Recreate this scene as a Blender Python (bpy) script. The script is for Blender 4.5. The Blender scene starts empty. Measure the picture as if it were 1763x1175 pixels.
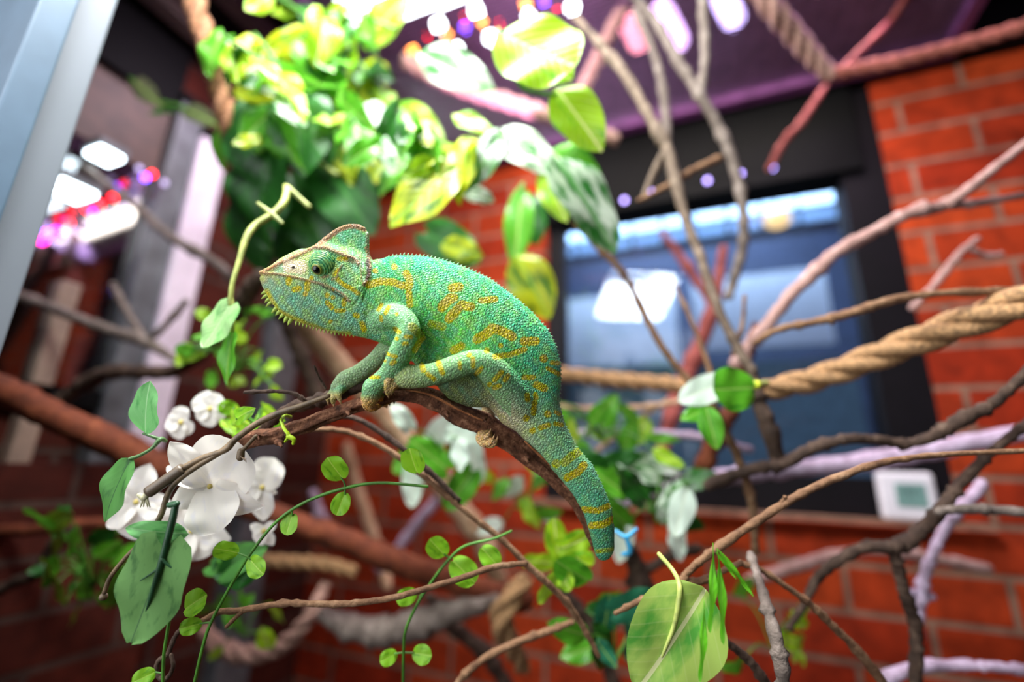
import bpy, math, random
import numpy as np
from mathutils import Vector, Matrix
SC = bpy.context.scene
random.seed(7); RNG = np.random.RandomState(7)
PI = math.pi
# ------------------------------------------------------------------ camera, world, exposure
FPX = 783.0                                   # focal length in pixels of the 1763 x 1175 frame (a 16 mm lens)
def _n(v): v = np.array(v, float); return v/np.linalg.norm(v)
_u = _n((85, 2887, -783)); _h = np.array((-1981, -153, -783.)); _h -= _u*_h.dot(_u); _h = _n(_h)
_ex = -_h; _ez = _u; _ey = np.cross(_ez, _ex)
R = np.array([_ex, _ey, _ez]); CAM = np.array([0, 0, 1.35])
cd = bpy.data.cameras.new('camera'); cam = bpy.data.objects.new('camera', cd); SC.collection.objects.link(cam)
M4 = Matrix([list(R[i]) + [CAM[i]] for i in range(3)] + [[0, 0, 0, 1]]); cam.matrix_world = M4
cd.sensor_width = 36; cd.lens = 36*FPX/1763; cd.clip_start = .01; cd.clip_end = 50
cd.dof.use_dof = True; cd.dof.focus_distance = .288; cd.dof.aperture_fstop = 1.45
SC.camera = cam
W = bpy.data.worlds.new('world'); SC.world = W; W.use_nodes = True
W.node_tree.nodes['Background'].inputs[0].default_value = (.75, .82, 1, 1)
W.node_tree.nodes['Background'].inputs[1].default_value = .10
SC.view_settings.view_transform = 'Standard'; SC.view_settings.look = 'None'
SC.view_settings.exposure = .5; SC.view_settings.gamma = 1; SC.view_settings.use_curve_mapping = False

def P(px, py, d): return CAM + R @ np.array([(px-881.5)/FPX*d, -(py-587.5)/FPX*d, -d])
def ray(px, py): return R @ np.array([(px-881.5)/FPX, -(py-587.5)/FPX, -1])
YW = 1.013; XL = -.97; ZC = 2.17              # brick wall behind, left wall, mesh ceiling
def onY(px, py, Y=YW): r = ray(px, py); return CAM + r*Y/r[1]
def onX(px, py, X=XL): r = ray(px, py); return CAM + r*X/r[0]
def onZ(px, py, Z=ZC): r = ray(px, py); return CAM + r*(Z-CAM[2])/r[2]
TOCAM = R @ np.array([0, 0, 1.]); RIGHT = R @ np.array([1., 0, 0]); UP = R @ np.array([0, 1., 0])

def area(name, loc, target, size, energy, color, sy=None):
    l = bpy.data.lights.new(name, 'AREA'); l.energy = energy; l.color = color; l.size = size
    if sy: l.shape = 'RECTANGLE'; l.size_y = sy
    o = bpy.data.objects.new(name, l); SC.collection.objects.link(o); o.location = loc
    o.rotation_euler = (Vector(target)-Vector(loc)).to_track_quat('-Z', 'Y').to_euler(); return o
area('daylight_lamp', (-.22, .10, 2.10), (-.12, .33, 1.4), .30, 15, (.97, 1, .98))          # lamp over the enclosure
area('front_fill', (-.55, -.45, 1.55), (-.15, .35, 1.4), 1.15, 10, (.95, .98, 1))        # added soft fill light from behind the camera, unseen
area('brick_lamp', (-.02, .80, 2.14), (-.03, 1.0, 1.35), .7, 3.2, (1, .88, .76), .10)
area('post_lamp', (-.72, .45, 2.12), (-.95, .42, 1.7), .12, 1.1, (1, .82, 1))
area('violet_lamp', (.25, .75, 2.12), (.35, .6, 1.2), .25, .9, (.72, .45, 1))
area('violet_uplight', (-.25, .55, 1.98), (-.30, .62, 2.3), .25, 1.3, (.8, .4, .85))

# ------------------------------------------------------------------ helpers
def s2l(c): return tuple(((x/255)/12.92 if x/255 <= .04045 else ((x/255+.055)/1.055)**2.4) for x in c[:3])
def link(o, parent=None):
    SC.collection.objects.link(o)
    if parent is not None: o.parent = parent
    return o
def tag(o, label=None, cat=None, group=None, kind=None):
    for k, v in (('label', label), ('category', cat), ('group', group), ('kind', kind)):
        if v: o[k] = v
    return o
def thing(name, label, cat, loc, group=None):
    o = bpy.data.objects.new(name, None); o.empty_display_size = .01; link(o); o.location = loc
    return tag(o, label, cat, group)
def mobj(name, geo, mat, parent=None, smooth=True):
    """links geo (world coordinates) as one mesh; its origin goes to the parent or its own first point"""
    V, Fc = geo; V = np.asarray(V, float)
    org = np.array(parent_loc(parent)) if parent is not None else V.mean(0)
    me = bpy.data.meshes.new(name); me.from_pydata((V-org).tolist(), [], Fc)
    if smooth: me.polygons.foreach_set('use_smooth', [True]*len(me.polygons))
    me.update()
    o = bpy.data.objects.new(name, me); link(o, parent)
    if parent is None: o.location = org
    if mat: me.materials.append(mat)
    return o
def parent_loc(p):
    l = np.zeros(3)
    while p is not None: l += np.array(p.location); p = p.parent
    return l
def join(geos):
    V = []; Fc = []; k = 0
    for v, f in geos:
        V.append(np.asarray(v, float)); Fc += [tuple(i+k for i in q) for q in f]; k += len(v)
    return np.concatenate(V), Fc
def box(x0, x1, y0, y1, z0, z1):
    V = [(x, y, z) for x in (x0, x1) for y in (y0, y1) for z in (z0, z1)]
    return V, [(0, 1, 3, 2), (4, 6, 7, 5), (0, 4, 5, 1), (2, 3, 7, 6), (0, 2, 6, 4), (1, 5, 7, 3)]
def bevel(o, w, seg=2):
    m = o.modifiers.new('bevel', 'BEVEL'); m.width = w; m.segments = seg; m.limit_method = 'ANGLE'
    for p in o.data.polygons: p.use_smooth = False
    return o
def frames(p):
    p = np.asarray(p, float); t = np.gradient(p, axis=0); t /= np.linalg.norm(t, axis=1)[:, None]+1e-12
    a = np.array([0, 0, 1.]) if abs(t[0][2]) < .9 else np.array([1., 0, 0])
    n = np.cross(t[0], a); n /= np.linalg.norm(n); N = [n]
    for i in range(1, len(p)):
        n = N[-1]-t[i]*N[-1].dot(t[i]); n /= np.linalg.norm(n)+1e-12; N.append(n)
    N = np.array(N); return t, N, np.cross(t, N)
def tube(p, r, seg=10, flat=1.0, cap=True):
    p = np.asarray(p, float); r = np.asarray(r, float)
    if cap:   # rounded ends
        d0 = (p[0]-p[1]); d0 /= np.linalg.norm(d0); d1 = (p[-1]-p[-2]); d1 /= np.linalg.norm(d1)
        A = np.radians([75, 50, 25])
        p = np.concatenate([[p[0]+d0*r[0]*math.sin(a) for a in A], p, [p[-1]+d1*r[-1]*math.sin(a) for a in A[::-1]]])
        r = np.concatenate([[r[0]*math.cos(a) for a in A], r, [r[-1]*math.cos(a) for a in A[::-1]]])
    t, N, B = frames(p); V = []; Fc = []
    for i in range(len(p)):
        for k in range(seg):
            a = 2*PI*k/seg; V.append(p[i]+r[i]*(math.cos(a)*N[i]+flat*math.sin(a)*B[i]))
    for i in range(len(p)-1):
        for k in range(seg):
            k2 = (k+1) % seg; Fc.append((i*seg+k, i*seg+k2, (i+1)*seg+k2, (i+1)*seg+k))
    Fc.append(tuple(range(seg))[::-1]); Fc.append(tuple((len(p)-1)*seg+k for k in range(seg)))
    return np.array(V), Fc
def spline(q, n=6):
    q = np.asarray(q, float)
    if len(q) < 3:
        s = np.linspace(0, 1, n*2)[:, None]; return q[0]*(1-s)+q[-1]*s
    e = np.concatenate([[2*q[0]-q[1]], q, [2*q[-1]-q[-2]]]); out = []
    for i in range(1, len(e)-2):
        for s in np.linspace(0, 1, n, endpoint=False):
            a, b, c, d = e[i-1:i+3]
            out.append(.5*((2*b)+(-a+c)*s+(2*a-5*b+4*c-d)*s*s+(-a+3*b-3*c+d)*s**3))
    out.append(q[-1]); return np.array(out)
def path(pts, n=6):
    """(px, py, depth, radius px) stations -> smooth world points and radii"""
    s = spline(pts, n); return np.array([P(a, b, d) for a, b, d, r in s]), np.maximum(s[:, 3], .6)*s[:, 2]/FPX
def twig_geo(pts, n=7, rough=.08, knots=True, seg=10, seed=0):
    rg = np.random.RandomState(seed+len(pts)*17+int(pts[0][0])); p, r = path(pts, n)
    r = r*(1+rough*rg.randn(len(r)))
    if knots:
        for k in rg.choice(len(r), max(1, len(r)//9), replace=False): r[k] *= 1.28
    p = p+rg.randn(*p.shape)*r[:, None]*.06
    return tube(p, r, seg)
def rope_geo(pts, turns_per_r=.16, n=14, strands=3):
    p, r = path(pts, n)
    t, N, B = frames(p); L = np.concatenate([[0], np.cumsum(np.linalg.norm(np.diff(p, axis=0), axis=1))])
    # resample so that the lay is smooth
    m = int(max(30, L[-1]/r.mean()*5)); s = np.linspace(0, L[-1], m)
    p = np.stack([np.interp(s, L, p[:, k]) for k in range(3)], 1); r = np.interp(s, L, r); t, N, B = frames(p)
    G = []
    for k in range(strands):
        ph = 2*PI*k/strands + 2*PI*np.cumsum(np.gradient(s)/r)*turns_per_r
        c = p+(np.cos(ph)[:, None]*N+np.sin(ph)[:, None]*B)*(r*.5)[:, None]
        G.append(tube(c, r*.54, 8))
    return join(G)

# ------------------------------------------------------------------ materials
def mat(name):
    m = bpy.data.materials.new(name); m.use_nodes = True; return m, m.node_tree.nodes, m.node_tree.links, m.node_tree.nodes['Principled BSDF']
def ramp(N, cols):
    r = N.new('ShaderNodeValToRGB'); e = r.color_ramp.elements
    while len(e) < len(cols): e.new(.5)
    for k, (p, c) in enumerate(cols): e[k].position = p; e[k].color = (*s2l(c), 1)
    return r
def plain(name, c, rough=.5, metal=0, emit=0, ecol=None, noise=.12, scale=30, bump=0, spec=.5):
    m, N, L, b = mat(name); b.inputs['Roughness'].default_value = rough; b.inputs['Metallic'].default_value = metal
    b.inputs['Specular IOR Level'].default_value = spec
    tc = N.new('ShaderNodeTexCoord'); nz = N.new('ShaderNodeTexNoise'); nz.inputs['Scale'].default_value = scale; nz.inputs['Detail'].default_value = 4
    L.new(tc.outputs['Object'], nz.inputs['Vector'])
    d = tuple(max(0, x*(1-noise*1.6)) for x in c); u = tuple(min(255, x*(1+noise)) for x in c)
    r = ramp(N, [(.3, d), (.7, u)]); L.new(nz.outputs['Fac'], r.inputs['Fac']); L.new(r.outputs['Color'], b.inputs['Base Color'])
    if bump:
        bp = N.new('ShaderNodeBump'); bp.inputs['Strength'].default_value = bump; bp.inputs['Distance'].default_value = .002
        L.new(nz.outputs['Fac'], bp.inputs['Height']); L.new(bp.outputs['Normal'], b.inputs['Normal'])
    if emit: b.inputs['Emission Color'].default_value = (*s2l(ecol or c), 1); b.inputs['Emission Strength'].default_value = emit
    return m
def bark(name, dark, mid, light, scale=60, rough=.8, bump=.8, spec=.3):
    m, N, L, b = mat(name); b.inputs['Roughness'].default_value = rough; b.inputs['Specular IOR Level'].default_value = spec
    tc = N.new('ShaderNodeTexCoord'); mp = N.new('ShaderNodeMapping'); mp.inputs['Scale'].default_value = (1, 1, 1)
    nz = N.new('ShaderNodeTexNoise'); nz.inputs['Scale'].default_value = scale; nz.inputs['Detail'].default_value = 8; nz.inputs['Roughness'].default_value = .7
    n2 = N.new('ShaderNodeTexNoise'); n2.inputs['Scale'].default_value = scale*5; n2.inputs['Detail'].default_value = 5
    L.new(tc.outputs['Object'], mp.inputs['Vector']); L.new(mp.outputs['Vector'], nz.inputs['Vector']); L.new(mp.outputs['Vector'], n2.inputs['Vector'])
    r = ramp(N, [(.3, dark), (.52, mid), (.72, light)]); L.new(nz.outputs['Fac'], r.inputs['Fac']); L.new(r.outputs['Color'], b.inputs['Base Color'])
    ad = N.new('ShaderNodeMath'); ad.operation = 'ADD'; L.new(nz.outputs['Fac'], ad.inputs[0]); L.new(n2.outputs['Fac'], ad.inputs[1])
    bp = N.new('ShaderNodeBump'); bp.inputs['Strength'].default_value = bump; bp.inputs['Distance'].default_value = .0015
    L.new(ad.outputs[0], bp.inputs['Height']); L.new(bp.outputs['Normal'], b.inputs['Normal']); return m
def leafmat(name, edge, centre, amount=.5, rough=.35, trans=.35, vein=(150, 190, 90), vein_w=.018, nscale=2.5, rib=.35):
    """edge/centre colours laid out along the blade (object space: y runs from stalk to tip), veins, see-through light"""
    m, N, L, b = mat(name); b.inputs['Roughness'].default_value = rough; b.inputs['Specular IOR Level'].default_value = .45
    tc = N.new('ShaderNodeTexCoord'); sp = N.new('ShaderNodeSeparateXYZ'); L.new(tc.outputs['Object'], sp.inputs[0])
    ab = N.new('ShaderNodeMath'); ab.operation = 'ABSOLUTE'; L.new(sp.outputs['X'], ab.inputs[0])
    nz = N.new('ShaderNodeTexNoise'); nz.inputs['Scale'].default_value = nscale; nz.inputs['Detail'].default_value = 5
    oi = N.new('ShaderNodeObjectInfo'); va = N.new('ShaderNodeVectorMath'); va.operation = 'ADD'; L.new(tc.outputs['Object'], va.inputs[0]); L.new(oi.outputs['Random'], va.inputs[1])
    mp = N.new('ShaderNodeMapping'); mp.inputs['Scale'].default_value = (2.2, .8, 1); L.new(va.outputs[0], mp.inputs[0]); L.new(mp.outputs[0], nz.inputs['Vector'])
    r = ramp(N, [(max(0, .62-amount*.5-.07), edge), (min(1, .62-amount*.5+.09), centre)])
    L.new(nz.outputs['Fac'], r.inputs['Fac'])
    # veins: the midrib and slanting side veins
    lt = N.new('ShaderNodeMath'); lt.operation = 'LESS_THAN'; L.new(ab.outputs[0], lt.inputs[0]); lt.inputs[1].default_value = vein_w
    m1 = N.new('ShaderNodeMath'); m1.operation = 'MULTIPLY'; m1.inputs[1].default_value = -1.1; L.new(ab.outputs[0], m1.inputs[0])
    a1 = N.new('ShaderNodeMath'); a1.operation = 'ADD'; L.new(m1.outputs[0], a1.inputs[0]); L.new(sp.outputs['Y'], a1.inputs[1])
    f1 = N.new('ShaderNodeMath'); f1.operation = 'MULTIPLY'; f1.inputs[1].default_value = 48; L.new(a1.outputs[0], f1.inputs[0])
    s1 = N.new('ShaderNodeMath'); s1.operation = 'SINE'; L.new(f1.outputs[0], s1.inputs[0])
    g1 = N.new('ShaderNodeMath'); g1.operation = 'GREATER_THAN'; g1.inputs[1].default_value = .93; L.new(s1.outputs[0], g1.inputs[0])
    h1 = N.new('ShaderNodeMath'); h1.operation = 'MULTIPLY'; h1.inputs[1].default_value = rib; L.new(g1.outputs[0], h1.inputs[0])
    mx = N.new('ShaderNodeMath'); mx.operation = 'MAXIMUM'; L.new(lt.outputs[0], mx.inputs[0]); L.new(h1.outputs[0], mx.inputs[1])
    mr = N.new('ShaderNodeMix'); mr.data_type = 'RGBA'; L.new(mx.outputs[0], mr.inputs['Factor']); L.new(r.outputs['Color'], mr.inputs['A']); mr.inputs['B'].default_value = (*s2l(vein), 1)
    L.new(mr.outputs['Result'], b.inputs['Base Color'])
    bp = N.new('ShaderNodeBump'); bp.inputs['Strength'].default_value = .3*rib; bp.inputs['Distance'].default_value = .001
    L.new(s1.outputs[0], bp.inputs['Height']); L.new(bp.outputs['Normal'], b.inputs['Normal'])
    tr = N.new('ShaderNodeBsdfTranslucent'); L.new(mr.outputs['Result'], tr.inputs['Color'])
    ms = N.new('ShaderNodeMixShader'); ms.inputs['Fac'].default_value = trans
    L.new(b.outputs[0], ms.inputs[1]); L.new(tr.outputs[0], ms.inputs[2]); L.new(ms.outputs[0], N['Material Output'].inputs['Surface']); return m
def brickmat(name, c1, c2, mortar, axis):
    m, N, L, b = mat(name); b.inputs['Roughness'].default_value = .85; b.inputs['Specular IOR Level'].default_value = .2
    tc = N.new('ShaderNodeTexCoord'); sp = N.new('ShaderNodeSeparateXYZ'); cb = N.new('ShaderNodeCombineXYZ'); g = N.new('ShaderNodeNewGeometry')
    L.new(g.outputs['Position'], sp.inputs[0]); L.new(sp.outputs[axis], cb.inputs['X']); L.new(sp.outputs['Z'], cb.inputs['Y'])
    br = N.new('ShaderNodeTexBrick'); L.new(cb.outputs[0], br.inputs['Vector'])
    br.inputs['Scale'].default_value = 1; br.inputs['Brick Width'].default_value = .215; br.inputs['Row Height'].default_value = .075
    br.inputs['Mortar Size'].default_value = .0055; br.inputs['Mortar Smooth'].default_value = .2; br.offset = .5
    br.inputs['Color1'].default_value = (*s2l(c1), 1); br.inputs['Color2'].default_value = (*s2l(c2), 1); br.inputs['Mortar'].default_value = (*s2l(mortar), 1)
    nz = N.new('ShaderNodeTexNoise'); nz.inputs['Scale'].default_value = 40; nz.inputs['Detail'].default_value = 6; L.new(g.outputs['Position'], nz.inputs['Vector'])
    r = ramp(N, [(.3, (170, 170, 170)), (.7, (255, 255, 255))]); L.new(nz.outputs['Fac'], r.inputs['Fac'])
    mx = N.new('ShaderNodeMix'); mx.data_type = 'RGBA'; mx.blend_type = 'MULTIPLY'; mx.inputs['Factor'].default_value = .8
    L.new(br.outputs['Color'], mx.inputs['A']); L.new(r.outputs['Color'], mx.inputs['B']); L.new(mx.outputs['Result'], b.inputs['Base Color'])
    iv = N.new('ShaderNodeMath'); iv.operation = 'SUBTRACT'; iv.inputs[0].default_value = 1; L.new(br.outputs['Fac'], iv.inputs[1])
    ad = N.new('ShaderNodeMath'); ad.operation = 'MULTIPLY_ADD'; ad.inputs[1].default_value = .3; L.new(nz.outputs['Fac'], ad.inputs[0]); L.new(iv.outputs[0], ad.inputs[2])
    bp = N.new('ShaderNodeBump'); bp.inputs['Strength'].default_value = .8; bp.inputs['Distance'].default_value = .005
    L.new(ad.outputs[0], bp.inputs['Height']); L.new(bp.outputs['Normal'], b.inputs['Normal']); return m
def glassmat(name, tint, refl=.25, rough=.03):
    m, N, L, b = mat(name); N.remove(b)
    t = N.new('ShaderNodeBsdfTransparent'); t.inputs[0].default_value = (*s2l(tint), 1)
    g = N.new('ShaderNodeBsdfGlossy'); g.inputs['Roughness'].default_value = rough
    fr = N.new('ShaderNodeFresnel'); fr.inputs[0].default_value = 1.5
    ad = N.new('ShaderNodeMath'); ad.operation = 'ADD'; ad.use_clamp = True; ad.inputs[1].default_value = refl-.04; L.new(fr.outputs[0], ad.inputs[0])
    ms = N.new('ShaderNodeMixShader'); L.new(ad.outputs[0], ms.inputs[0]); L.new(t.outputs[0], ms.inputs[1]); L.new(g.outputs[0], ms.inputs[2])
    L.new(ms.outputs[0], N['Material Output'].inputs['Surface']); return m

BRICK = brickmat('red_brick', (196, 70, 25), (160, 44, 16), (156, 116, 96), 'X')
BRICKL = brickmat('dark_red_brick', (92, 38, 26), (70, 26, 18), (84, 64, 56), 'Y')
BLACK = plain('black_paint', (5, 5, 6), .7, spec=.1)
DARKFRAME = plain('dark_window_frame', (14, 10, 15), .6, spec=.15)
WHITE = plain('white_painted_metal', (108, 114, 124), .5, noise=.03, scale=6)
GREYM = plain('grey_painted_metal', (92, 96, 100), .5)
LILACW = plain('pale_painted_post', (226, 214, 228), .45, noise=.04)
BROWNP = plain('brown_panel', (80, 60, 50), .6)
ROPE = plain('manila_rope', (158, 120, 82), .85, noise=.25, scale=300, bump=.5)
ROPEP = plain('pinkish_rope', (168, 130, 116), .85, noise=.25, scale=300, bump=.5)
B_PERCH = bark('perch_bark', (44, 24, 16), (116, 74, 52), (184, 134, 102), 160)
B_DARK = bark('dark_bark', (34, 24, 20), (72, 54, 44), (120, 98, 84), 70)
B_BROWN = bark('brown_bark', (84, 56, 40), (128, 94, 68), (168, 134, 104), 70)
B_GREY = bark('grey_bark', (84, 74, 68), (120, 106, 98), (160, 146, 138), 70)
B_TWIG = bark('grey_brown_bark', (76, 64, 56), (116, 98, 84), (158, 138, 122), 70)
B_PINK = bark('pinkish_bark', (130, 98, 92), (172, 134, 126), (206, 172, 168), 60)
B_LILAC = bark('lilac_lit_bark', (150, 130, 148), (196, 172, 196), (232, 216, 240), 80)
B_RED = bark('reddish_bark', (90, 34, 30), (130, 60, 54), (168, 100, 92), 60)
B_RUST = bark('rust_brown_bark', (62, 28, 16), (106, 50, 28), (140, 76, 46), 50)
B_TAN = bark('tan_bark', (150, 112, 86), (196, 156, 124), (222, 190, 160), 50)
VINEB = plain('brown_vine_plastic', (112, 92, 68), .45, noise=.2, scale=120)
WIREG = plain('green_stem', (74, 130, 40), .45, noise=.15, scale=100)
PALEG = plain('pale_green_stem', (168, 178, 92), .5, noise=.15, scale=100)
DKGREEN = plain('dark_green_plastic', (34, 72, 44), .4, noise=.2, scale=120)

# ------------------------------------------------------------------ setting
wx0, wx1, wz0, wz1 = -.33, .39, 1.275, 2.15    # window opening
T = .12
geo = join([box(wx1, 1.6, YW, YW+T, 0, 2.155), box(-1.05, wx0, YW, YW+T, 0, 2.155), box(wx0, wx1, YW, YW+T, 0, wz0)])
tag(mobj('wall_back', geo, BRICK, smooth=False), kind='structure')
YL0 = -1.9
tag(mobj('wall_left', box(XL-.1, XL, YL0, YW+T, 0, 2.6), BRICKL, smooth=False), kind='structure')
tag(mobj('wall_right', box(1.6, 1.7, YL0, YW+T, 0, 2.6), BLACK, smooth=False), kind='structure')
tag(mobj('floor', box(XL-.1, 1.7, YL0, YW+T, -.05, 0), plain('floor_screed', (70, 52, 44), .8), smooth=False), kind='structure')
tag(mobj('trim_1', box(-1.0, 1.6, YW-.03, YW+T, 2.155, 2.6), BLACK, smooth=False), kind='structure')
tag(mobj('ceiling', join([box(.5, 1.6, .05, YW, 2.3, 2.35), box(XL, -.62, -.1, YW, 2.2, 2.25)]), BLACK, smooth=False), kind='structure')
# window: frame, glass, recess and the room seen through it
geo = join([box(wx0, wx0+.04, YW+.02, YW+.07, wz0, wz1), box(.315, wx1, YW+.005, YW+.07, wz0, wz1), box(wx0, wx1, YW+.01, YW+.07, wz0, 1.345),
            ])
tag(mobj('trim_5', box(wx0, .35, YW-.012, YW+.07, 1.955, wz1+.01), BLACK, smooth=False), kind='structure')
wf = tag(mobj('window_1', geo, DARKFRAME, smooth=False), kind='structure')
mobj('window_pane', box(wx0+.04, .315, YW+.04, YW+.045, 1.345, 1.965), glassmat('window_glass', (225, 238, 255), .03), wf, smooth=False)
NAVY = plain('navy_wall_paint', (50, 60, 84), .7); TEAL = plain('slate_blue_paint', (84, 106, 112), .7)
geo = join([box(-1.6, 1.4, 2.6, 2.65, 0, 3), box(-1.6, -1.55, YW+T, 2.6, 0, 3), box(1.4, 1.45, YW+T, 2.6, 0, 3), box(-1.6, 1.4, YW+T, 2.6, 3, 3.05)])
tag(mobj('wall_room_beyond', geo, NAVY, smooth=False), kind='structure')
tag(mobj('floor_room_beyond', box(-1.6, 1.4, YW+T, 2.6, -.05, 0), TEAL, smooth=False), kind='structure')
area('room_beyond_lamp', (0, 1.9, 2.9), (0, 2.0, 0), 1.2, 46, (.8, .9, 1))
def at_y(px0, px1, py0, py1, Y, dy=.05):
    a = onY(px0, py0, Y); b = onY(px1, py1, Y); return box(a[0], b[0], Y, Y+dy, min(a[2], b[2]), max(a[2], b[2]))
WB = plain('white_board', (225, 232, 240), .6, noise=.03)
cab = thing('display_counter', 'white counter with panelled front seen through the window', 'counter', onY(1200, 560, 2.2))
mobj('panel', at_y(950, 1170, 520, 625, 2.15), WB, cab, False); mobj('panel', at_y(1190, 1440, 485, 590, 2.1), WB, cab, False)
mobj('base', at_y(955, 1520, 640, 900, 2.1, .3), TEAL, cab, False)
# fluorescent fixture and lamp behind the window
fx = thing('fluorescent_fixture', 'long bright fluorescent strip light behind the window', 'light', onY(1200, 350, 1.7))
LW = plain('tube_light', (220, 240, 255), .5, emit=3, ecol=(205, 232, 255), noise=0)
LW2 = plain('tube_light_dim', (200, 225, 250), .5, emit=.6, ecol=(150, 195, 240), noise=0)
a0 = onY(945, 432, 1.75); a1 = onY(1445, 306, 1.75)
for k in range(9):
    x0 = a0[0]+(a1[0]-a0[0])*k/9; x1 = x0+(a1[0]-a0[0])/9-.018
    zt = (a0[2]+a1[2])/2
    mobj('tube', box(x0, x1, 1.75, 1.79, zt-.012, zt+.03), LW, fx, False)
    mobj('diffuser', box(x0, x1, 1.78, 1.80, zt-.075, zt-.04), LW2, fx, False)
mobj('housing', box(a0[0], a1[0], 1.80, 1.86, zt-.09, zt+.05), GREYM, fx, False)
def ball(c, r, seg=14, rings=8, sq=(1, 1, 1)):
    V = [(c[0], c[1], c[2]+r*sq[2])]; Fc = []
    for i in range(1, rings):
        a = PI*i/rings
        for k in range(seg): V.append((c[0]+sq[0]*r*math.sin(a)*math.cos(2*PI*k/seg), c[1]+sq[1]*r*math.sin(a)*math.sin(2*PI*k/seg), c[2]+sq[2]*r*math.cos(a)))
    V.append((c[0], c[1], c[2]-r*sq[2])); n = len(V)-1
    for k in range(seg):
        Fc.append((0, 1+k, 1+(k+1) % seg)); Fc.append((n, n-seg+(k+1) % seg, n-seg+k))
        for i in range(rings-2): Fc.append((1+i*seg+k, 1+(i+1)*seg+k, 1+(i+1)*seg+(k+1) % seg, 1+i*seg+(k+1) % seg))
    return np.array(V), Fc
c = onY(1338, 378, 1.55)
pl = thing('pendant_lamp', 'warm orange globe lamp glowing behind the window', 'lamp', c)
mobj('globe', ball(c, .032, sq=(1.25, 1, .9)), plain('warm_globe', (255, 210, 150), .5, emit=1.6, ecol=(255, 196, 120), noise=0), pl)
mobj('cord', tube([c+[0, 0, .04], c+[0, 0, .5]], [.003, .003], 6), BLACK, pl)

# mesh ceiling of the enclosure: fine wires in both directions with a rim
MESHP = plain('grey_mesh_wire', (96, 72, 90), .4, noise=.1)
G = [box(-.62, .5, y, y+.0035, ZC, ZC+.0025) for y in np.arange(.2, YW-.05, .0085)]
G += [box(x, x+.0018, .2, YW-.05, ZC+.0025, ZC+.004) for x in np.arange(-.62, .5, .03)]
mc = thing('mesh_lid', 'fine wire mesh lid over the plants under violet light', 'mesh panel', (-.06, .5, ZC))
w = mobj('wire_mesh', join(G), MESHP, mc, False)
mobj('rim', join([box(-.64, .52, YW-.055, YW-.03, ZC-.02, ZC+.02), box(-.64, .52, .18, .2, ZC-.015, ZC+.015), box(.5, .52, .2, YW-.05, ZC-.015, ZC+.015), box(-.64, -.62, .2, YW-.05, ZC-.015, ZC+.015)]),
     plain('violet_grey_rim', (112, 66, 112), .4), mc, False)
tag(mobj('trim_2', box(-.9, 1.2, .0, YW+T, 2.62, 2.66), plain('roof_board_dark_purple', (60, 36, 58), .8), smooth=False), kind='structure')

# left: white door frame near the camera, posts and window bay on the left wall
pn = thing('door_post', 'tall white painted post close on the left edge', 'post', (-.6, .16, 0))
bevel(mobj('post_board', box(-.80, -.5035, .140, .172, 0, 2.75), WHITE, pn, False), .002)
bevel(mobj('stop_strip', box(-.95, float(onY(36, 80, .118)[0]), .118, .1402, 0, 2.75), plain('blue_white_paint', (84, 104, 124), .4, noise=.03), pn, False), .002)
def ypx(px, py, X=XL+.02): return onX(px, py, X)[1]
y0, y1, y2, y3, y4 = ypx(232, 450), ypx(282, 450), ypx(335, 450), ypx(450, 640), ypx(500, 640)
zp = float(onX(238, 800, XL+.05)[2])
tag(mobj('trim_6', box(XL, XL+.075, -.6, y2+.02, 0, zp), BRICKL, smooth=False), kind='structure')
o = thing('grey_post', 'grey steel post beside the pale lilac post', 'post', (XL+.03, (y0+y1)/2, 0)); bevel(mobj('post_body', box(XL, XL+.04, y0, y1, zp, 2.05), GREYM, o, False), .003)
mobj('cap', box(XL, XL+.045, y0-.003, y1, 2.05, 2.07), BLACK, o, False)
o = thing('lilac_post', 'pale lilac white upright board against the brick', 'post', (XL+.03, (y1+y2)/2, 0)); bevel(mobj('post_body', box(XL, XL+.05, y1, y2, zp, 2.0), LILACW, o, False), .003)
mobj('cap', box(XL, XL+.055, y1, y2, 2.0, 2.02), BLACK, o, False)
o = thing('corner_post', 'grey upright behind the chin of the chameleon', 'post', (XL+.03, (y3+y4)/2, 0)); bevel(mobj('post_body', box(XL, XL+.04, y3, y4, 0, 1.75), GREYM, o, False), .003)
mobj('cap', box(XL, XL+.045, y3, y4, 1.75, 1.765), BLACK, o, False)
ypb = ypx(60, 620); ypb2 = ypx(100, 620)
o = tag(bevel(mobj('narrow_post', box(XL, XL+.03, ypb, ypb2, 1.2, 1.62), plain('tan_post_paint', (150, 128, 112), .6), smooth=False), .003), 'short tan post beside the white door post', 'post')
wl = tag(mobj('window_2', join([box(XL, XL+.03, -.6, y0, 2.03, 2.2), box(XL, XL+.03, -.6, -.56, 1.45, 2.05), box(XL, XL+.03, -.6, y0, 1.42, 1.45)]), BLACK, smooth=False), kind='structure')
mobj('window_pane', box(XL+.006, XL+.010, -.56, y0, 1.45, 2.03), glassmat('side_window_glass', (190, 190, 200), .2, .05), wl, smooth=False)
tag(mobj('trim_3', box(XL, XL+.012, -.5, y1, 1.88, 2.03), BROWNP, smooth=False), kind='structure')
for k, (xa, dz) in enumerate(((-.9, 0), (-.78, .01))):
    tag(mobj('ceiling_beam', box(xa, xa+.035, -.1, YW-.1, 2.16+dz, 2.2), plain('dark_brown_beam', (58, 44, 38), .7), smooth=False),
        ('dark brown ceiling beam nearest the left wall', 'dark brown ceiling beam between the left wall beam and the leaves')[k], 'beam', 'ceiling beams at the left')

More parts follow.
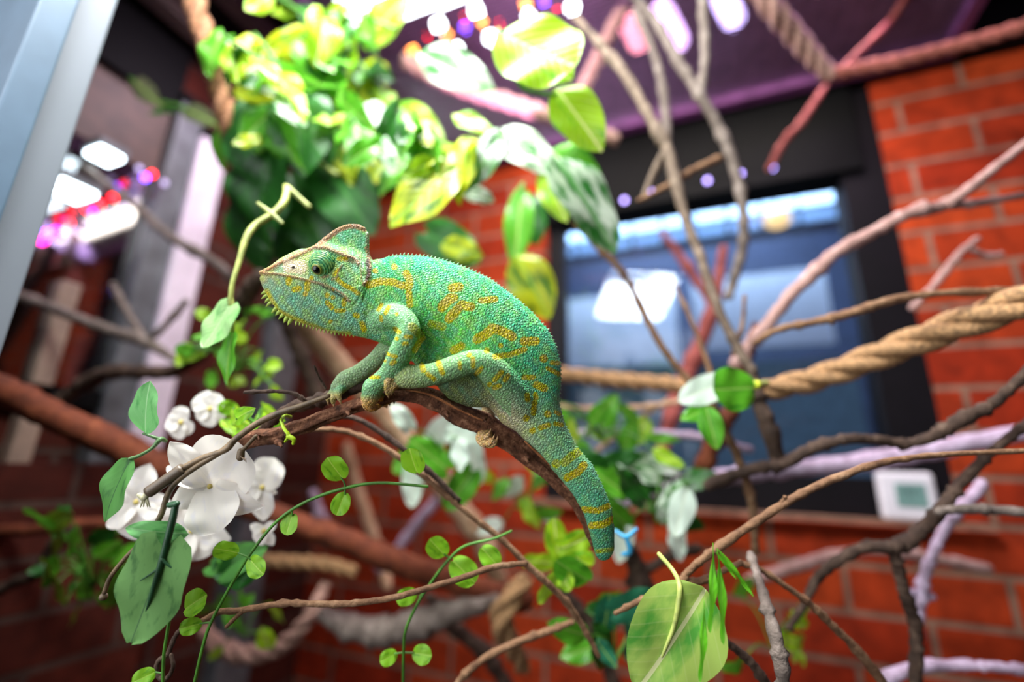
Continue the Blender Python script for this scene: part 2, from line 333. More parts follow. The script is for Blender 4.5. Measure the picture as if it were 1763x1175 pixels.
# fairy lights: small bulbs on wires; the left ones stand for window reflections
def bulbs(name, label, pts, wirepts, group=None, wall=None):
    if wall is not None:      # depth at which the sight line meets the plane just in front of the left wall
        def dep(a, b_, off): return float((wall+off)/ray(a, b_)[0])
        pts = [(a, b_, dep(a, b_, .012+.0*d), r, c) for a, b_, d, r, c in pts]; wirepts = [(a, b_, dep(a, b_, 0)) for a, b_, d in wirepts]
    t = thing(name, label, 'light string', P(*wirepts[0]))
    mobj('cable', tube(*path([(a, b, d, .9) for a, b, d in wirepts]), 6), BLACK, t)
    for (px, py, d, r, ck) in pts: mobj('bulb', ball(P(px, py, d), r, 10, 6), LED[ck], t)
    return t
def led(n, c, e): return plain('led_'+n, c, .4, emit=e, ecol=c, noise=0)
LED = dict(white=led('white', (240, 250, 255), 26), red=led('red', (255, 30, 40), 10), blue=led('blue', (110, 60, 255), 12), orange=led('orange', (255, 140, 50), 16),
           magenta=led('magenta', (230, 30, 150), 9), lilac=led('lilac', (180, 160, 255), 5), pale=led('pale', (170, 160, 200), 1.6))
bulbs('reflected_light_row', 'row of red and magenta bulbs imitating fairy lights reflected in the left window', 
      [(195, 340, 1.0, .0055, 'red'), (172, 351, 1.0, .0055, 'red'), (150, 361, 1.0, .0055, 'red'), (158, 364, .95, .006, 'magenta'), (118, 383, 1.0, .0055, 'red'), (98, 396, 1.0, .0055, 'magenta'), (84, 402, 1.0, .007, 'blue'), (72, 414, .98, .007, 'magenta'),
       (214, 356, 1.0, .0050, 'pale'), (190, 367, 1.0, .0050, 'pale'), (173, 378, 1.0, .0050, 'pale'), (152, 388, 1.0, .0050, 'pale'), (132, 398, 1.0, .0050, 'pale'), (112, 408, 1.0, .0050, 'pale'), (95, 418, 1.0, .0050, 'pale')],  # pale bulbs imitate the faint second reflections in the glass
      [(225, 345, 1.01), (150, 370, 1.01), (60, 420, 1.01)], wall=-.93)
bulbs('reflected_light_cluster', 'small group of red blue and white bulbs imitating reflections right of the white lamps',
      [(262, 300, 1.0, .0055, 'red'), (250, 306, 1.0, .0055, 'blue'), (283, 315, 1.0, .0055, 'pale'), (240, 290, 1.0, .0050, 'pale')], [(230, 285, 1.01), (260, 304, 1.01), (295, 318, 1.01)], wall=-.93)
bulbs('fairy_light_canopy', 'white orange and blue fairy lights glowing above the leaves at the top',
      [(755, 43, 1.2, .016, 'white'), (820, 18, 1.2, .016, 'white'), (845, 65, 1.2, .016, 'white'), (787, 85, 1.2, .014, 'white'), (985, 12, 1.2, .016, 'white'), (910, 28, 1.2, .013, 'white'), (770, 60, 1.2, .010, 'orange'),
       (830, 38, 1.2, .010, 'orange'), (710, 87, 1.2, .012, 'orange'), (905, 6, 1.2, .012, 'orange'), (801, 47, 1.2, .011, 'blue'), (937, 3, 1.2, .010, 'blue'), (800, 30, 1.25, .0055, 'red'), (735, 62, 1.25, .0055, 'red'), (860, 40, 1.25, .0055, 'red'), (960, 15, 1.25, .0055, 'red'),
       (540, 54, 1.0, .009, 'white'), (630, 40, 1.1, .016, 'white'), (640, 12, 1.1, .016, 'white')],
      [(520, 50, 1.22), (640, 40, 1.22), (750, 60, 1.22), (840, 50, 1.22), (920, 30, 1.22), (1000, 10, 1.22)])
bulbs('window_light_string', 'row of small lilac fairy lights along the window top',
      [(1075, 345, 1.02, .005, 'lilac'), (1218, 311, 1.0, .005, 'lilac'), (1275, 299, .98, .005, 'lilac'), (1330, 289, .96, .005, 'lilac'), (990, 366, 1.08, .005, 'lilac'), (1120, 330, 1.03, .004, 'lilac')],
      [(950, 370, 1.1), (1080, 340, 1.03), (1220, 308, 1.0), (1345, 283, .955)])
for k, (px, py, s) in enumerate(((182, 262, .022), (122, 322, .029))):
    c = onX(px, py, -.915)
    t = thing('ceiling_spot', ('small white square spotlight above the reflected light row, the higher of the two', 'white square spotlight touching the edge of the white door post')[k], 'light', c, 'square spotlights at the left')
    mobj('diffuser', box(c[0]-s, c[0]+s, c[1]-s*.8, c[1]+s*.8, c[2]-.012, c[2]-.004), plain('spot_diffuser', (225, 245, 255), .5, emit=7, noise=0), t, False)
    mobj('housing', box(c[0]-s-.004, c[0]+s+.004, c[1]-s*.8-.004, c[1]+s*.8+.004, c[2]-.004, c[2]+.01), GREYM, t, False)
c = P(705, -10, 1.05)
t = thing('grow_lamp', 'long bright white grow lamp shining through the top leaves', 'lamp', c)
mobj('diffuser', tube([P(575, 30, 1.05), P(800, -28, 1.05)], [.035, .035], 12), plain('grow_lamp_glow', (235, 245, 255), .5, emit=9, noise=0), t)
mobj('housing', tube([P(565, 8, 1.09), P(805, -52, 1.09)], [.04, .04], 12), GREYM, t)
for k, (a, b, e) in enumerate((((1140, 20), (1165, 70), 2), ((1245, -5), (1262, 30), 2.5), ((1085, 40), (1100, 70), 1.5))):
    t = thing('led_strip', ('pinkish violet strip lamp above the mesh left of the rope', 'violet strip lamp above the mesh nearest the hanging rope', 'pink strip lamp above the mesh beside the thin twigs')[k], 'light', P(*a, 1.06), 'strip lamps above the mesh')
    mobj('diffuser', tube([P(*a, 1.06), P(*b, 1.06)], [.026, .026], 10), plain('strip_glow', ((225, 180, 255), (200, 180, 255), (255, 150, 170))[k], .5, emit=e*3, noise=0), t)
    mobj('housing', tube([P(a[0], a[1], 1.115), P(b[0], b[1], 1.115)], [.02, .02], 8), BLACK, t)
area('mesh_top_lamp', (-.2, .55, 2.55), (-.1, .6, 2.1), .5, 3, (.85, .55, 1))

# digital thermometer on the sill corner of the window
c0 = onY(1507, 812, YW-.02); c1 = onY(1625, 900, YW-.02)
th = thing('thermometer', 'white digital thermometer standing on the window sill corner', 'thermometer', ((c0[0]+c1[0])/2, YW-.015, c1[2]))
bevel(mobj('case', box(c0[0], c1[0], YW-.022, YW-.002, c1[2]-.002, c0[2]), plain('white_plastic', (232, 226, 234), .4, noise=.02), th, False), .008, 4)
sx0, sx1, sz0, sz1 = c0[0]+(c1[0]-c0[0])*.28, c0[0]+(c1[0]-c0[0])*.8, c1[2]+(c0[2]-c1[2])*.28, c1[2]+(c0[2]-c1[2])*.76
scr = mobj('screen', box(sx0, sx1, YW-.0235, YW-.02, sz0, sz1), plain('lcd_grey_green', (122, 158, 152), .3, noise=.05), th, False)
segs = []
for q in range(2):
    ux = sx0+(sx1-sx0)*(.2+.35*q); ww = (sx1-sx0)*.22; z_ = sz0+(sz1-sz0)*.4; hh = (sz1-sz0)*.4
    segs += [box(ux, ux+.0012, YW-.0242, YW-.023, z_, z_+hh), box(ux+ww, ux+ww+.0012, YW-.0242, YW-.023, z_, z_+hh), box(ux, ux+ww, YW-.0242, YW-.023, z_+hh, z_+hh+.0012)]
mobj('digits', join(segs), plain('lcd_dark', (80, 110, 106), .4), th, False)
tag(mobj('window_sill', box(-.35, .42, YW-.03, YW+.07, wz0-.008, wz0+.002), BRICK, smooth=False), kind='structure').name = 'trim_4'
# ------------------------------------------------------------------ the chameleon
D0 = .30; MPP = D0/FPX
HEAD = [(449,473),(458,464),(472,455),(484,446),(495,440),(508,433),(519,429),(530,430),(540,426),(549,421),(558,409),(573,398),(585,392),(597,387),(608,386),(618,387),(628,392),(634,403),(633,421),(634,440),(637,449)]
BACK = [(656,447),(668,443),(698,440),(728,442),(758,447),(795,459),(820,470),(843,481),(881,508),(914,537),(943,568),(957,596),(964,625),(965,658),(962,696),(972,730),(991,768),(1019,801),(1038,839),(1053,878),(1058,920),(1057,948)]
REST = [(1048,963),(1036,966),(1026,957),(1017,920),(1005,882),(986,849),(962,820),(933,787),(905,758),(889,742),(867,730),(852,712),(843,700),(810,702),(776,688),(757,670),(735,645),(708,620),(690,605),(670,596),(656,590),(639,584)]
JAW = [(609,577),(579,573),(549,565),(519,556),(490,543),(469,522),(458,503),(451,488),(448,480)]
OUT = np.array(HEAD+BACK+REST+JAW, float)
def inside(X, Y, poly):
    r = np.zeros(X.shape, bool); n = len(poly)
    for i in range(n):
        x0, y0 = poly[i]; x1, y1 = poly[(i+1) % n]
        if y0 == y1: continue
        c = ((y0 > Y) != (y1 > Y)) & (X < (x1-x0)*(Y-y0)/(y1-y0)+x0); r ^= c
    return r
def solve(step, h0=None, its=1000):
    xs = np.arange(436, 1076, step, float); ys = np.arange(372, 984, step, float); X, Y = np.meshgrid(xs, ys); m = inside(X, Y, OUT)
    h = np.zeros(X.shape)
    if h0 is not None:
        hx, hy, hh = h0; ix = np.interp(xs, hx, np.arange(len(hx))); iy = np.interp(ys, hy, np.arange(len(hy)))
        i0 = np.clip(ix.astype(int), 0, len(hx)-2); j0 = np.clip(iy.astype(int), 0, len(hy)-2); fx_ = ix-i0; fy_ = (iy-j0)[:, None]
        a = hh[j0][:, i0]*(1-fx_)+hh[j0][:, i0+1]*fx_; b = hh[j0+1][:, i0]*(1-fx_)+hh[j0+1][:, i0+1]*fx_; h = (a*(1-fy_)+b*fy_)*m
    for _ in range(its):
        n = np.zeros_like(h); n[1:-1, 1:-1] = .25*(h[2:, 1:-1]+h[:-2, 1:-1]+h[1:-1, 2:]+h[1:-1, :-2]+step*step*1.0); h = n*m
    return xs, ys, h
g = solve(8, None, 1500); g = solve(4, g, 700); xs, ys, hh = solve(2, g, 500)
X, Y = np.meshgrid(xs, ys)
wd = np.sqrt(2*np.maximum(hh, 0))
def ss(a, b, x): t = np.clip((x-a)/(b-a), 0, 1); return t*t*(3-2*t)
cmp_ = .46+(.80-.46)*ss(690, 850, Y*.8+X*.2)
cmp_ = np.where(X < 640, .50, cmp_)
cmp_ = cmp_*1.0
line = 424+(X-540)*.27                       # above this line the thin casque rises
cas = ss(-2, 16, line-Y)*ss(535, 560, X)*(1-ss(634, 660, X))
cmp_ = cmp_*(1-cas*.72)
wd = wd*cmp_*MPP
def grid_solid():
    ny, nx = X.shape; ins = hh > 0; idxf = -np.ones(X.shape, int); idxb = idxf.copy(); V = []
    near = ins.copy()
    for dy in (-1, 0, 1):
        for dx in (-1, 0, 1): near |= np.roll(np.roll(ins, dy, 0), dx, 1)
    for j in range(ny):
        for i in range(nx):
            if near[j, i]:
                b = P(X[j, i], Y[j, i], D0); idxf[j, i] = len(V); V.append(b+TOCAM*wd[j, i])
                if ins[j, i]: idxb[j, i] = len(V); V.append(b-TOCAM*wd[j, i])
                else: idxb[j, i] = idxf[j, i]
    Fc = []
    for j in range(ny-1):
        for i in range(nx-1):
            c = [(j, i), (j, i+1), (j+1, i+1), (j+1, i)]
            if all(near[a] for a in c) and any(ins[a] for a in c):
                Fc.append(tuple(idxf[a] for a in c)[::-1]); Fc.append(tuple(idxb[a] for a in c))
    return np.array(V), Fc
def limb(nodes, n=7, seg=16, flat=1.0):     # (px, py, offset towards the camera, radius px)
    s = spline(nodes, n); p = np.array([P(a, b, D0-t) for a, b, t, r in s]); r = s[:, 3]*(D0-s[:, 2])/FPX
    return p, r, tube(p, r, seg, flat)
LIMBS = dict(
  near_arm=[(652,552,.004,24),(674,544,.012,22),(694,550,.020,20.5),(704,566,.024,20),(698,592,.025,21.5),(687,614,.024,21),(671,640,.022,17),(655,656,.020,16),(643,668,.019,18.5),(638,684,.018,15.5)],
  near_leg=[(905,700,.004,30),(880,672,.012,29),(852,642,.020,27),(832,626,.024,23),(812,624,.025,21.5),(783,633,.025,21.5),(752,643,.023,20),(725,648,.022,20.5),(702,649,.021,21),(687,652,.019,17)],
  far_arm=[(690,590,-.002,18),(665,600,-.010,15),(645,622,-.012,15),(618,643,-.010,15.5),(597,655,-.008,17.5),(584,667,-.006,14.5)],
  far_leg=[(870,690,-.010,20),(850,680,-.020,16),(842,705,-.022,13),(840,738,-.012,12),(838,752,-.001,12)],
  hand_outer=[(636,684,.018,12),(637,696,.014,8.5),(644,702,.009,6.5),(652,700,.006,5)],
  hand_mid=[(630,682,.016,9),(629,695,.013,7),(634,703,.008,6),(642,705,.004,5)],
  hand_back=[(645,672,.016,10),(655,683,.004,8),(661,694,-.006,6.5),(664,698,-.010,5)],
  foot_a=[(686,653,.021,11),(676,652,.023,8),(669,657,.026,6.6),(666,668,.026,5.6),(668,679,.023,4.4)],
  foot_b=[(690,660,.020,10),(681,663,.023,7.5),(677,667,.025,6.4),(675,673,.024,5)],
  foot_c=[(684,648,.014,9),(667,650,.010,7.5),(657,655,.006,5.5),(655,661,.004,4)],
  foot_d=[(690,655,.012,9),(676,668,.002,7),(672,685,-.006,5.5),(671,692,-.008,4.5)],
  foot_e=[(692,655,.010,9),(684,668,.000,7),(680,682,-.007,5),(679,688,-.008,4.5)],
  fhand_a=[(583,668,-.006,11),(575,674,-.004,7.5),(566,684,-.001,5.5),(565,690,-.001,4.2)],
  fhand_b=[(585,670,-.004,10),(578,680,-.001,6.5),(573,688,.002,5),(574,694,.002,4.2)],
  fhand_c=[(590,666,-.004,9),(585,674,.000,6.5),(583,682,.003,5),(585,689,.003,4)],
  ffoot_a=[(838,752,.000,11),(828,750,.004,8.5),(826,758,.008,7),(831,766,.010,5)],
  ffoot_b=[(838,752,.000,11),(834,762,.006,7),(842,764,.012,5.5),(848,757,.014,4)],
  ffoot_c=[(838,752,.000,11),(840,765,.006,7),(849,766,.011,5.5),(854,760,.013,4)],
  ffoot_d=[(838,750,.002,9),(833,753,.009,6),(838,752,.013,5),(842,747,.014,3.8)],
)
geos = [grid_solid()]; LP = {}
for k, v in LIMBS.items():
    p, r, gg = limb(v, seg=14); LP[k] = (p, r); geos.append(gg)
# orbit bulges and the tail end that turns away behind the branch
E_C = P(554, 452, D0-.0085)
E_B = P(556, 452, D0+.0085)
ec0 = P(556, 453, D0-.004); geos.append(ball(ec0, 23*MPP, 24, 16)); geos.append(ball(P(556, 453, D0+.004), 23*MPP, 24, 16))
p, r, gg = limb([(1036,925,-.004,17),(1038,943,-.009,15),(1036,942,-.020,13),(1033,925,-.030,11),(1030,900,-.034,9),(1028,880,-.032,7)]); geos.append(gg); LP['tail_tip'] = (p, r)
def remesh(geo, vox):
    V, Fc = geo; me = bpy.data.meshes.new('tmp'); me.from_pydata(np.asarray(V).tolist(), [], Fc); me.update()
    o = bpy.data.objects.new('tmp', me); SC.collection.objects.link(o)
    m = o.modifiers.new('r', 'REMESH'); m.mode = 'VOXEL'; m.voxel_size = vox; m.adaptivity = 0
    dg = bpy.context.evaluated_depsgraph_get(); dg.update(); n = bpy.data.meshes.new_from_object(o.evaluated_get(dg))
    bpy.data.objects.remove(o); bpy.data.meshes.remove(me); return n
bme = remesh(join(geos), .00062)
nv = len(bme.vertices); co = np.empty(nv*3); bme.vertices.foreach_get('co', co); co = co.reshape(-1, 3)
ed = np.empty(len(bme.edges)*2, int); bme.edges.foreach_get('vertices', ed); ed = ed.reshape(-1, 2)
def lap(co, its, f=.5):
    deg = np.bincount(ed.ravel(), minlength=nv)[:, None]
    for _ in range(its):
        s = np.stack([np.bincount(ed[:, 0], co[ed[:, 1], k], nv)+np.bincount(ed[:, 1], co[ed[:, 0], k], nv) for k in range(3)], 1)
        co = co+f*(s/np.maximum(deg, 1)-co)
    return co
co = lap(co, 7)
def proj(c):
    """vertex -> photo pixel of the near flank; the far flank mirrors it"""
    q = (c-CAM) @ R; off = q[:, 2]+D0                # towards the camera
    qx = q[:, 0]; qy = q[:, 1]
    d = D0-np.abs(off); d = np.where(off > 0, d, d)
    k = np.where(off > 0, 1/(D0-off), 1/(D0+off*0-np.abs(off))*1.0)
    return 881.5+qx*k*FPX, 587.5-qy*k*FPX, off
def sdist(px, py, pts):
    pts = np.asarray(pts, float); d = np.full(px.shape, 1e9)
    if len(pts) == 1: return np.hypot(px-pts[0][0], py-pts[0][1])
    for a, b in zip(pts[:-1], pts[1:]):
        ab = b-a; t = np.clip(((px-a[0])*ab[0]+(py-a[1])*ab[1])/max(1e-9, ab.dot(ab)), 0, 1)
        d = np.minimum(d, np.hypot(px-a[0]-t*ab[0], py-a[1]-t*ab[1]))
    return d
def Z1(pts): return [(430+x/3.357, 370+y/3.357) for x, y in pts]
def Z2(pts): return [(700+x/2.098, 420+y/2.098) for x, y in pts]
def ZH(pts): return [(440+x/5.595, 380+y/5.595) for x, y in pts]
px, py, off = proj(co)
limbd = np.full(nv, 1e9); limbn = np.zeros(nv, int); names = list(LP)
for k, nm in enumerate(names):
    p, r = LP[nm]
    for a, ra in zip(p[::2], r[::2]):
        d = np.linalg.norm(co-a, axis=1)-ra; c = d < limbd; limbd = np.where(c, d, limbd); limbn[c] = k
bodyw = np.zeros(nv)
ii = np.clip(((px-436)/2).astype(int), 0, X.shape[1]-1); jj = np.clip(((py-372)/2).astype(int), 0, X.shape[0]-1)
is_head = (px < 640) & (py < 580) & (limbd > .001)
# carved and raised detail on the head
disp = np.zeros(nv)
def bump(pts, w, amp, sel=None, soft=1.0):
    global disp
    d = sdist(px, py, pts); v = amp*np.exp(-(d/(w*.6))**2)
    if sel is not None: v = v*sel
    disp = disp+v
hs = is_head.astype(float)
RIDGE = ZH([(60,500),(150,460),(260,400),(380,350),(470,310),(560,265),(680,262),(770,300),(870,340),(960,370),(990,420)])
CASF = ZH([(590,240),(650,190),(720,140),(800,80),(900,45),(990,50),(1050,75)])
CASB = ZH([(1075,130),(1070,250),(1085,370),(1105,450),(1095,540),(1050,620)])
CASI = ZH([(1000,350),(1010,450),(1020,540),(1035,610)])
LIP = ZH([(50,510),(180,512),(300,530),(420,555),(540,585),(650,615),(760,660),(850,715),(905,775)])
MOUTH = ZH([(50,530),(180,530),(300,550),(420,576),(540,606),(640,635),(740,680),(830,735),(880,775)])
bump(RIDGE, 5, .0010, hs); bump(CASF, 5, .0006, hs); bump(CASB, 7, .0012, hs); bump(CASI, 4, .0006, hs); bump(LIP, 4.0, .0008, hs); bump(MOUTH, 2.4, -.0009, hs)
bump(ZH([(830,430),(800,480),(790,540)]), 4, .0006, hs)
bump(ZH([(950,770),(985,700),(990,640),(940,660)]), 4, .0006, hs)
bump(ZH([(365,455)]), 6, .0008, hs); bump(ZH([(368,455)]), 2.6, -.0016, hs)
FOLDS = [ZH(q) for q in ([(110,600),(250,660),(380,760),(520,850),(700,960),(830,990)], [(150,640),(280,740),(420,850),(560,930),(700,1010)], [(420,760),(560,860),(640,930),(760,985)],
         [(640,870),(760,940),(880,960)], [(200,640),(360,740),(480,830)], [(1060,610),(1030,680),(990,760),(930,830),(800,900)], [(1080,640),(1040,740),(1000,850),(980,940)])]
for f in FOLDS: bump(f, 2.2, -.00045, (px < 660).astype(float))
# armpit and groin creases, ribs
nb = (limbd > .0008).astype(float)
for f in (Z1([(660,470),(650,540),(690,600),(760,620)]), Z2([(110,520),(200,480),(240,430)])): bump(f, 4, -.0006, nb)
for q in range(7):
    xx = 735+q*27; bump([(xx, 480+q*6), (xx-14, 540+q*4), (xx-30, 600)], 9, .00025, nb*(py < 640))
no = np.empty(nv*3); bme.vertices.foreach_set('co', co.ravel()); bme.update(); bme.vertices.foreach_get('normal', no) if False else None
no = np.array([0.0]*(nv*3)); bme.vertex_normals.foreach_get('vector', no); no = no.reshape(-1, 3)
co = co+no*disp[:, None]
bme.vertices.foreach_set('co', co.ravel()); bme.update()
# ---- skin colours, laid out on the flank
CP = [((480,492),(112,172,150)),((530,530),(104,166,140)),((590,562),(112,178,150)),((500,450),(128,178,112)),((460,470),(160,150,112)),((520,465),(160,180,130)),((600,412),(74,178,140)),((588,432),(60,170,140)),((622,425),(110,190,150)),
      ((605,470),(110,186,150)),((582,448),(122,160,84)),((600,445),(120,160,84)),((540,440),(120,170,100)),((500,500),(100,180,160)),((570,510),(104,182,160)),((660,458),(30,166,116)),((700,450),(24,168,120)),((740,456),(36,184,136)),((650,490),(96,190,80)),((685,470),(60,185,110)),((680,520),(92,186,142)),
      ((740,490),(108,222,150)),((725,550),(60,165,70)),((740,590),(60,140,80)),((700,590),(70,150,100)),((790,480),(60,198,130)),((820,520),(98,212,120)),((780,560),(96,200,120)),((880,540),(70,200,140)),((850,490),(50,190,140)),
      ((920,560),(60,190,140)),((820,590),(90,195,120)),((920,600),(70,190,140)),((940,640),(70,180,146)),((860,620),(80,182,120)),((900,690),(86,190,156)),((800,680),(92,122,92)),((770,660),(104,140,100)),((840,690),(100,120,92)),
      ((868,715),(196,190,172)),((885,730),(180,190,165)),((940,740),(100,186,150)),((910,750),(150,185,155)),((985,800),(90,184,150)),((960,800),(120,180,140)),((1020,860),(84,178,150)),((1040,930),(64,150,124)),((640,575),(84,160,130)),((600,540),(104,176,150))]
num = np.zeros((nv, 3)); den = np.zeros(nv)
for (a, b), c in CP:
    wgt = np.exp(-((px-a)**2+(py-b)**2)/(2*24.**2))+1e-9/(1+np.hypot(px-a, py-b)); num += wgt[:, None]*np.array(c); den += wgt
col = num/den[:, None]
def seg_mix(cond, c, w): 
    global col
    f = (cond*w)[:, None]; col = col*(1-f)+np.array(c)*f
# limbs
for k, nm in enumerate(names):
    m = (limbn == k) & (limbd < .0011); fm = m.astype(float)
    if nm == 'near_arm': seg_mix(fm, (116,190,146), .75)
    elif nm == 'near_leg': seg_mix(fm*(px < 880), (112,184,138), .7); seg_mix(fm*ss(760,690,px), (150,178,130), .7)
    elif nm == 'far_arm': seg_mix(fm, (128,172,142), .8)
    elif nm == 'far_leg': seg_mix(fm, (140,140,108), .8)
    elif nm == 'tail_tip': seg_mix(fm*(off < -.012), (84,150,120), .8)
    elif nm.startswith('hand'): seg_mix(fm*ss(674,692,py), (190,160,104), .75)
    elif nm.startswith('foot'): seg_mix(fm*ss(696,682,px), (196,168,112), .75)
    elif nm.startswith('fhand'): seg_mix(fm*ss(668,684,py), (186,172,116), .75)
    else: seg_mix(fm, (188,172,122), .8)
m = (limbd < .0011)
seg_mix(m*ss(676,694,py)*(px < 660)*(px > 610), (205,170,104), .8)

n1 = sum(np.sin(px*a+py*b_+c_) for a, b_, c_ in ((.11,.07,0),(.05,-.13,2),(.19,.17,4),(-.23,.11,1),(.31,-.27,3)))/2.4
nl = (limbd > .0011)*(1-ss(640,700,py)*.5)
seg_mix(nl*np.clip(n1, 0, 1), (150,216,84), .34); seg_mix(nl*np.clip(-n1, 0, 1), (70,186,190), .30)
yel = np.zeros(nv); lim = np.zeros(nv)
jit = (np.sin(px*1.3+py*.7)+np.sin(py*1.7-px*.9))*.9
def Yl(pts, w, sel=1.0, amt=1.0):
    global yel
    d = sdist(px, py, pts); yel = np.maximum(yel, amt*ss(1.2, -1.2, d+jit*.5-w/2*1.18-.4)*sel)
onarm = (limbd < .0012).astype(float); offarm = (limbd > -.0004).astype(float)
for pts, w in (([(690,405),(760,385),(830,390),(880,410),(925,405)],34),([(905,340),(925,380),(920,420)],34),([(920,450),(925,520)],30),([(725,325)],24),([(835,300)],27),
    ([(745,550),(762,520)],16),([(785,570),(805,532)],16),([(758,590),(762,612)],14),([(840,660),(862,678)],20),([(850,717)],18),([(900,705),(932,708)],18),([(890,745),(908,745)],16),([(780,800),(845,822)],15),([(760,840),(782,845)],15),([(820,862),(836,848)],20),([(700,940),(745,940)],14),
    ([(650,630),(660,665)],25),([(610,580)],22),([(1110,540),(1140,505),(1180,480)],40),([(1150,605),(1185,575)],38),([(950,785),(980,745),(1005,712)],18),([(850,575)],14)): Yl(Z1(pts), w/3.357)
for pts, w in (([(320,560),(320,600)],45),([(375,665),(420,655)],45),([(500,600),(495,660)],45),([(480,705)],40),([(540,555)],36),([(690,720)],42),([(745,740)],34),([(690,790),(735,840)],36),([(855,760),(850,810)],34),([(780,870),(850,865)],30),([(750,665)],25),
    ([(790,570),(850,620),(930,660),(985,700)],34),([(760,520),(790,480)],30),([(800,370),(870,370)],30),([(720,975)],30),([(980,920)],40)): Yl(ZH(pts), w/5.595, hs, .9)
for pts, w in (([(165,160),(190,155)],26),([(130,225),(145,210),(160,195)],28),([(155,265),(180,240),(200,220),(232,228)],26),([(270,205),(320,200)],18),([(255,345),(290,325),(310,305),(350,318),(380,335)],28),([(340,367)],14),([(425,352),(465,352)],26),([(320,408),(370,402),(425,382)],16),
    ([(495,415)],24),([(525,430),(547,432)],12),([(510,450),(550,470)],12),([(425,483),(457,483)],15),([(470,510),(497,522)],22),([(170,385),(197,370)],24),([(318,492),(342,465)],15),([(355,492),(366,478)],14),([(318,520),(334,514)],14),([(300,508)],14),([(252,470),(270,450)],12),([(240,445),(240,415)],12),
    ([(226,402)],14),([(115,430),(130,468)],15),([(55,440),(60,456)],16),([(192,430),(194,450)],10),([(290,385)],16),([(436,548),(437,562)],15),([(465,545),(468,558)],14),([(462,575),(458,612)],15),([(432,630)],18),([(510,615)],20),([(538,608),(552,616)],10),([(485,665),(512,655)],15),([(538,650),(560,655)],12),([(455,675)],18),
    ([(580,845),(620,825),(640,800)],22),([(640,960),(690,965),(728,948)],17),([(668,1018),(710,1015),(745,995)],20),([(30,385),(50,350)],16),([(75,470),(100,490)],12)): Yl(Z2(pts), w/2.098)
for pts, w in (([(570,790),(600,765),(630,745)],26),([(690,1112),(742,1105)],12),([(540,795)],26),([(90,290),(130,300)],24),([(20,300),(50,330)],26)): Yl(Z2(pts), w/2.098, 1, .55)
br = np.zeros(nv); dk = np.zeros(nv); wh = np.zeros(nv)
for pts, w, a in ((RIDGE,34,.8),(CASF,66,.9),(CASI,14,.6),(LIP,26,.7),(ZH([(830,430),(800,480),(790,540),(740,570)]),18,.7),(ZH([(700,540),(640,545)]),24,.7),(ZH([(860,380),(960,400)]),34,.5)):
    d = sdist(px, py, pts); br = np.maximum(br, a*ss(1.5, -1.5, d+jit*.7-w/5.595/2)*hs)
d = sdist(px, py, CASB); br = np.maximum(br, .85*ss(1.5, -1.5, d+jit-3.4)*hs*(py > 425)); dk = np.maximum(dk, .9*ss(1.4, -1.2, sdist(px, py, ZH([(1075,400),(1090,500),(1070,560)]))+jit*1.2-3.4))
br = np.maximum(br, .6*ss(1.5, -1.5, d+jit-2)*hs)
d = sdist(px, py, ZH([(330,440),(430,450)])); wh = .8*ss(2, -2, d+jit-11.5)*hs
dk = np.maximum(dk, .9*ss(1, -1, sdist(px, py, ZH([(366,455)]))-2.6)*hs)
dk = np.maximum(dk, .7*ss(1.2, -.5, sdist(px, py, ZH([(640,635),(740,680),(830,735),(880,775)]))-.8)*hs)
gul = ss(8, 1, sdist(px, py, ZH([(110,680),(200,860),(330,930),(520,1010),(720,1085),(900,1100)])))*(px < 620)
def blend(c, m):
    global col
    col = col*(1-m[:, None])+np.array(c)*m[:, None]
blend((176,176,30), gul*.7); blend((160,172,0), np.clip(yel*1.1, 0, 1)); blend((140,112,88), br); blend((222,216,200), wh*(1-dk)); blend((46,34,30), dk)
col = np.clip(col*np.array([1.28, 1.10, .98]), 0, 250)
lin = np.where(col/255 <= .04045, col/255/12.92, ((col/255+.055)/1.055)**2.4)
at = bme.color_attributes.new('skin', 'FLOAT_COLOR', 'POINT'); buf = np.ones((nv, 4)); buf[:, :3] = lin; at.data.foreach_set('color', buf.ravel())
# scale size: larger on body and casque, finer on limbs/throat
bme.polygons.foreach_set('use_smooth', [True]*len(bme.polygons))
m, N, L, b = mat('chameleon_skin')
b.inputs['Roughness'].default_value = .55; b.inputs['Specular IOR Level'].default_value = .3
ca = N.new('ShaderNodeVertexColor'); ca.layer_name = 'skin'
tc = N.new('ShaderNodeTexCoord'); mp = N.new('ShaderNodeMapping'); L.new(tc.outputs['Object'], mp.inputs[0]); mp.inputs['Rotation'].default_value = (.3, .5, .55)
nzw = N.new('ShaderNodeTexNoise'); nzw.inputs['Scale'].default_value = 40; L.new(tc.outputs['Object'], nzw.inputs['Vector'])
vm = N.new('ShaderNodeVectorMath'); vm.operation = 'MULTIPLY_ADD'; vm.inputs[1].default_value = (.006,)*3; L.new(nzw.outputs['Color'], vm.inputs[0]); L.new(mp.outputs[0], vm.inputs[2])
vo = N.new('ShaderNodeTexVoronoi'); vo.inputs['Scale'].default_value = 600; vo.inputs['Randomness'].default_value = .55; L.new(vm.outputs[0], vo.inputs['Vector'])
ve = N.new('ShaderNodeTexVoronoi'); ve.feature = 'DISTANCE_TO_EDGE'; ve.inputs['Scale'].default_value = 600; ve.inputs['Randomness'].default_value = .55; L.new(vm.outputs[0], ve.inputs['Vector'])
sp = N.new('ShaderNodeSeparateColor'); L.new(vo.outputs['Color'], sp.inputs[0])
hsv = N.new('ShaderNodeHueSaturation'); L.new(ca.outputs['Color'], hsv.inputs['Color'])
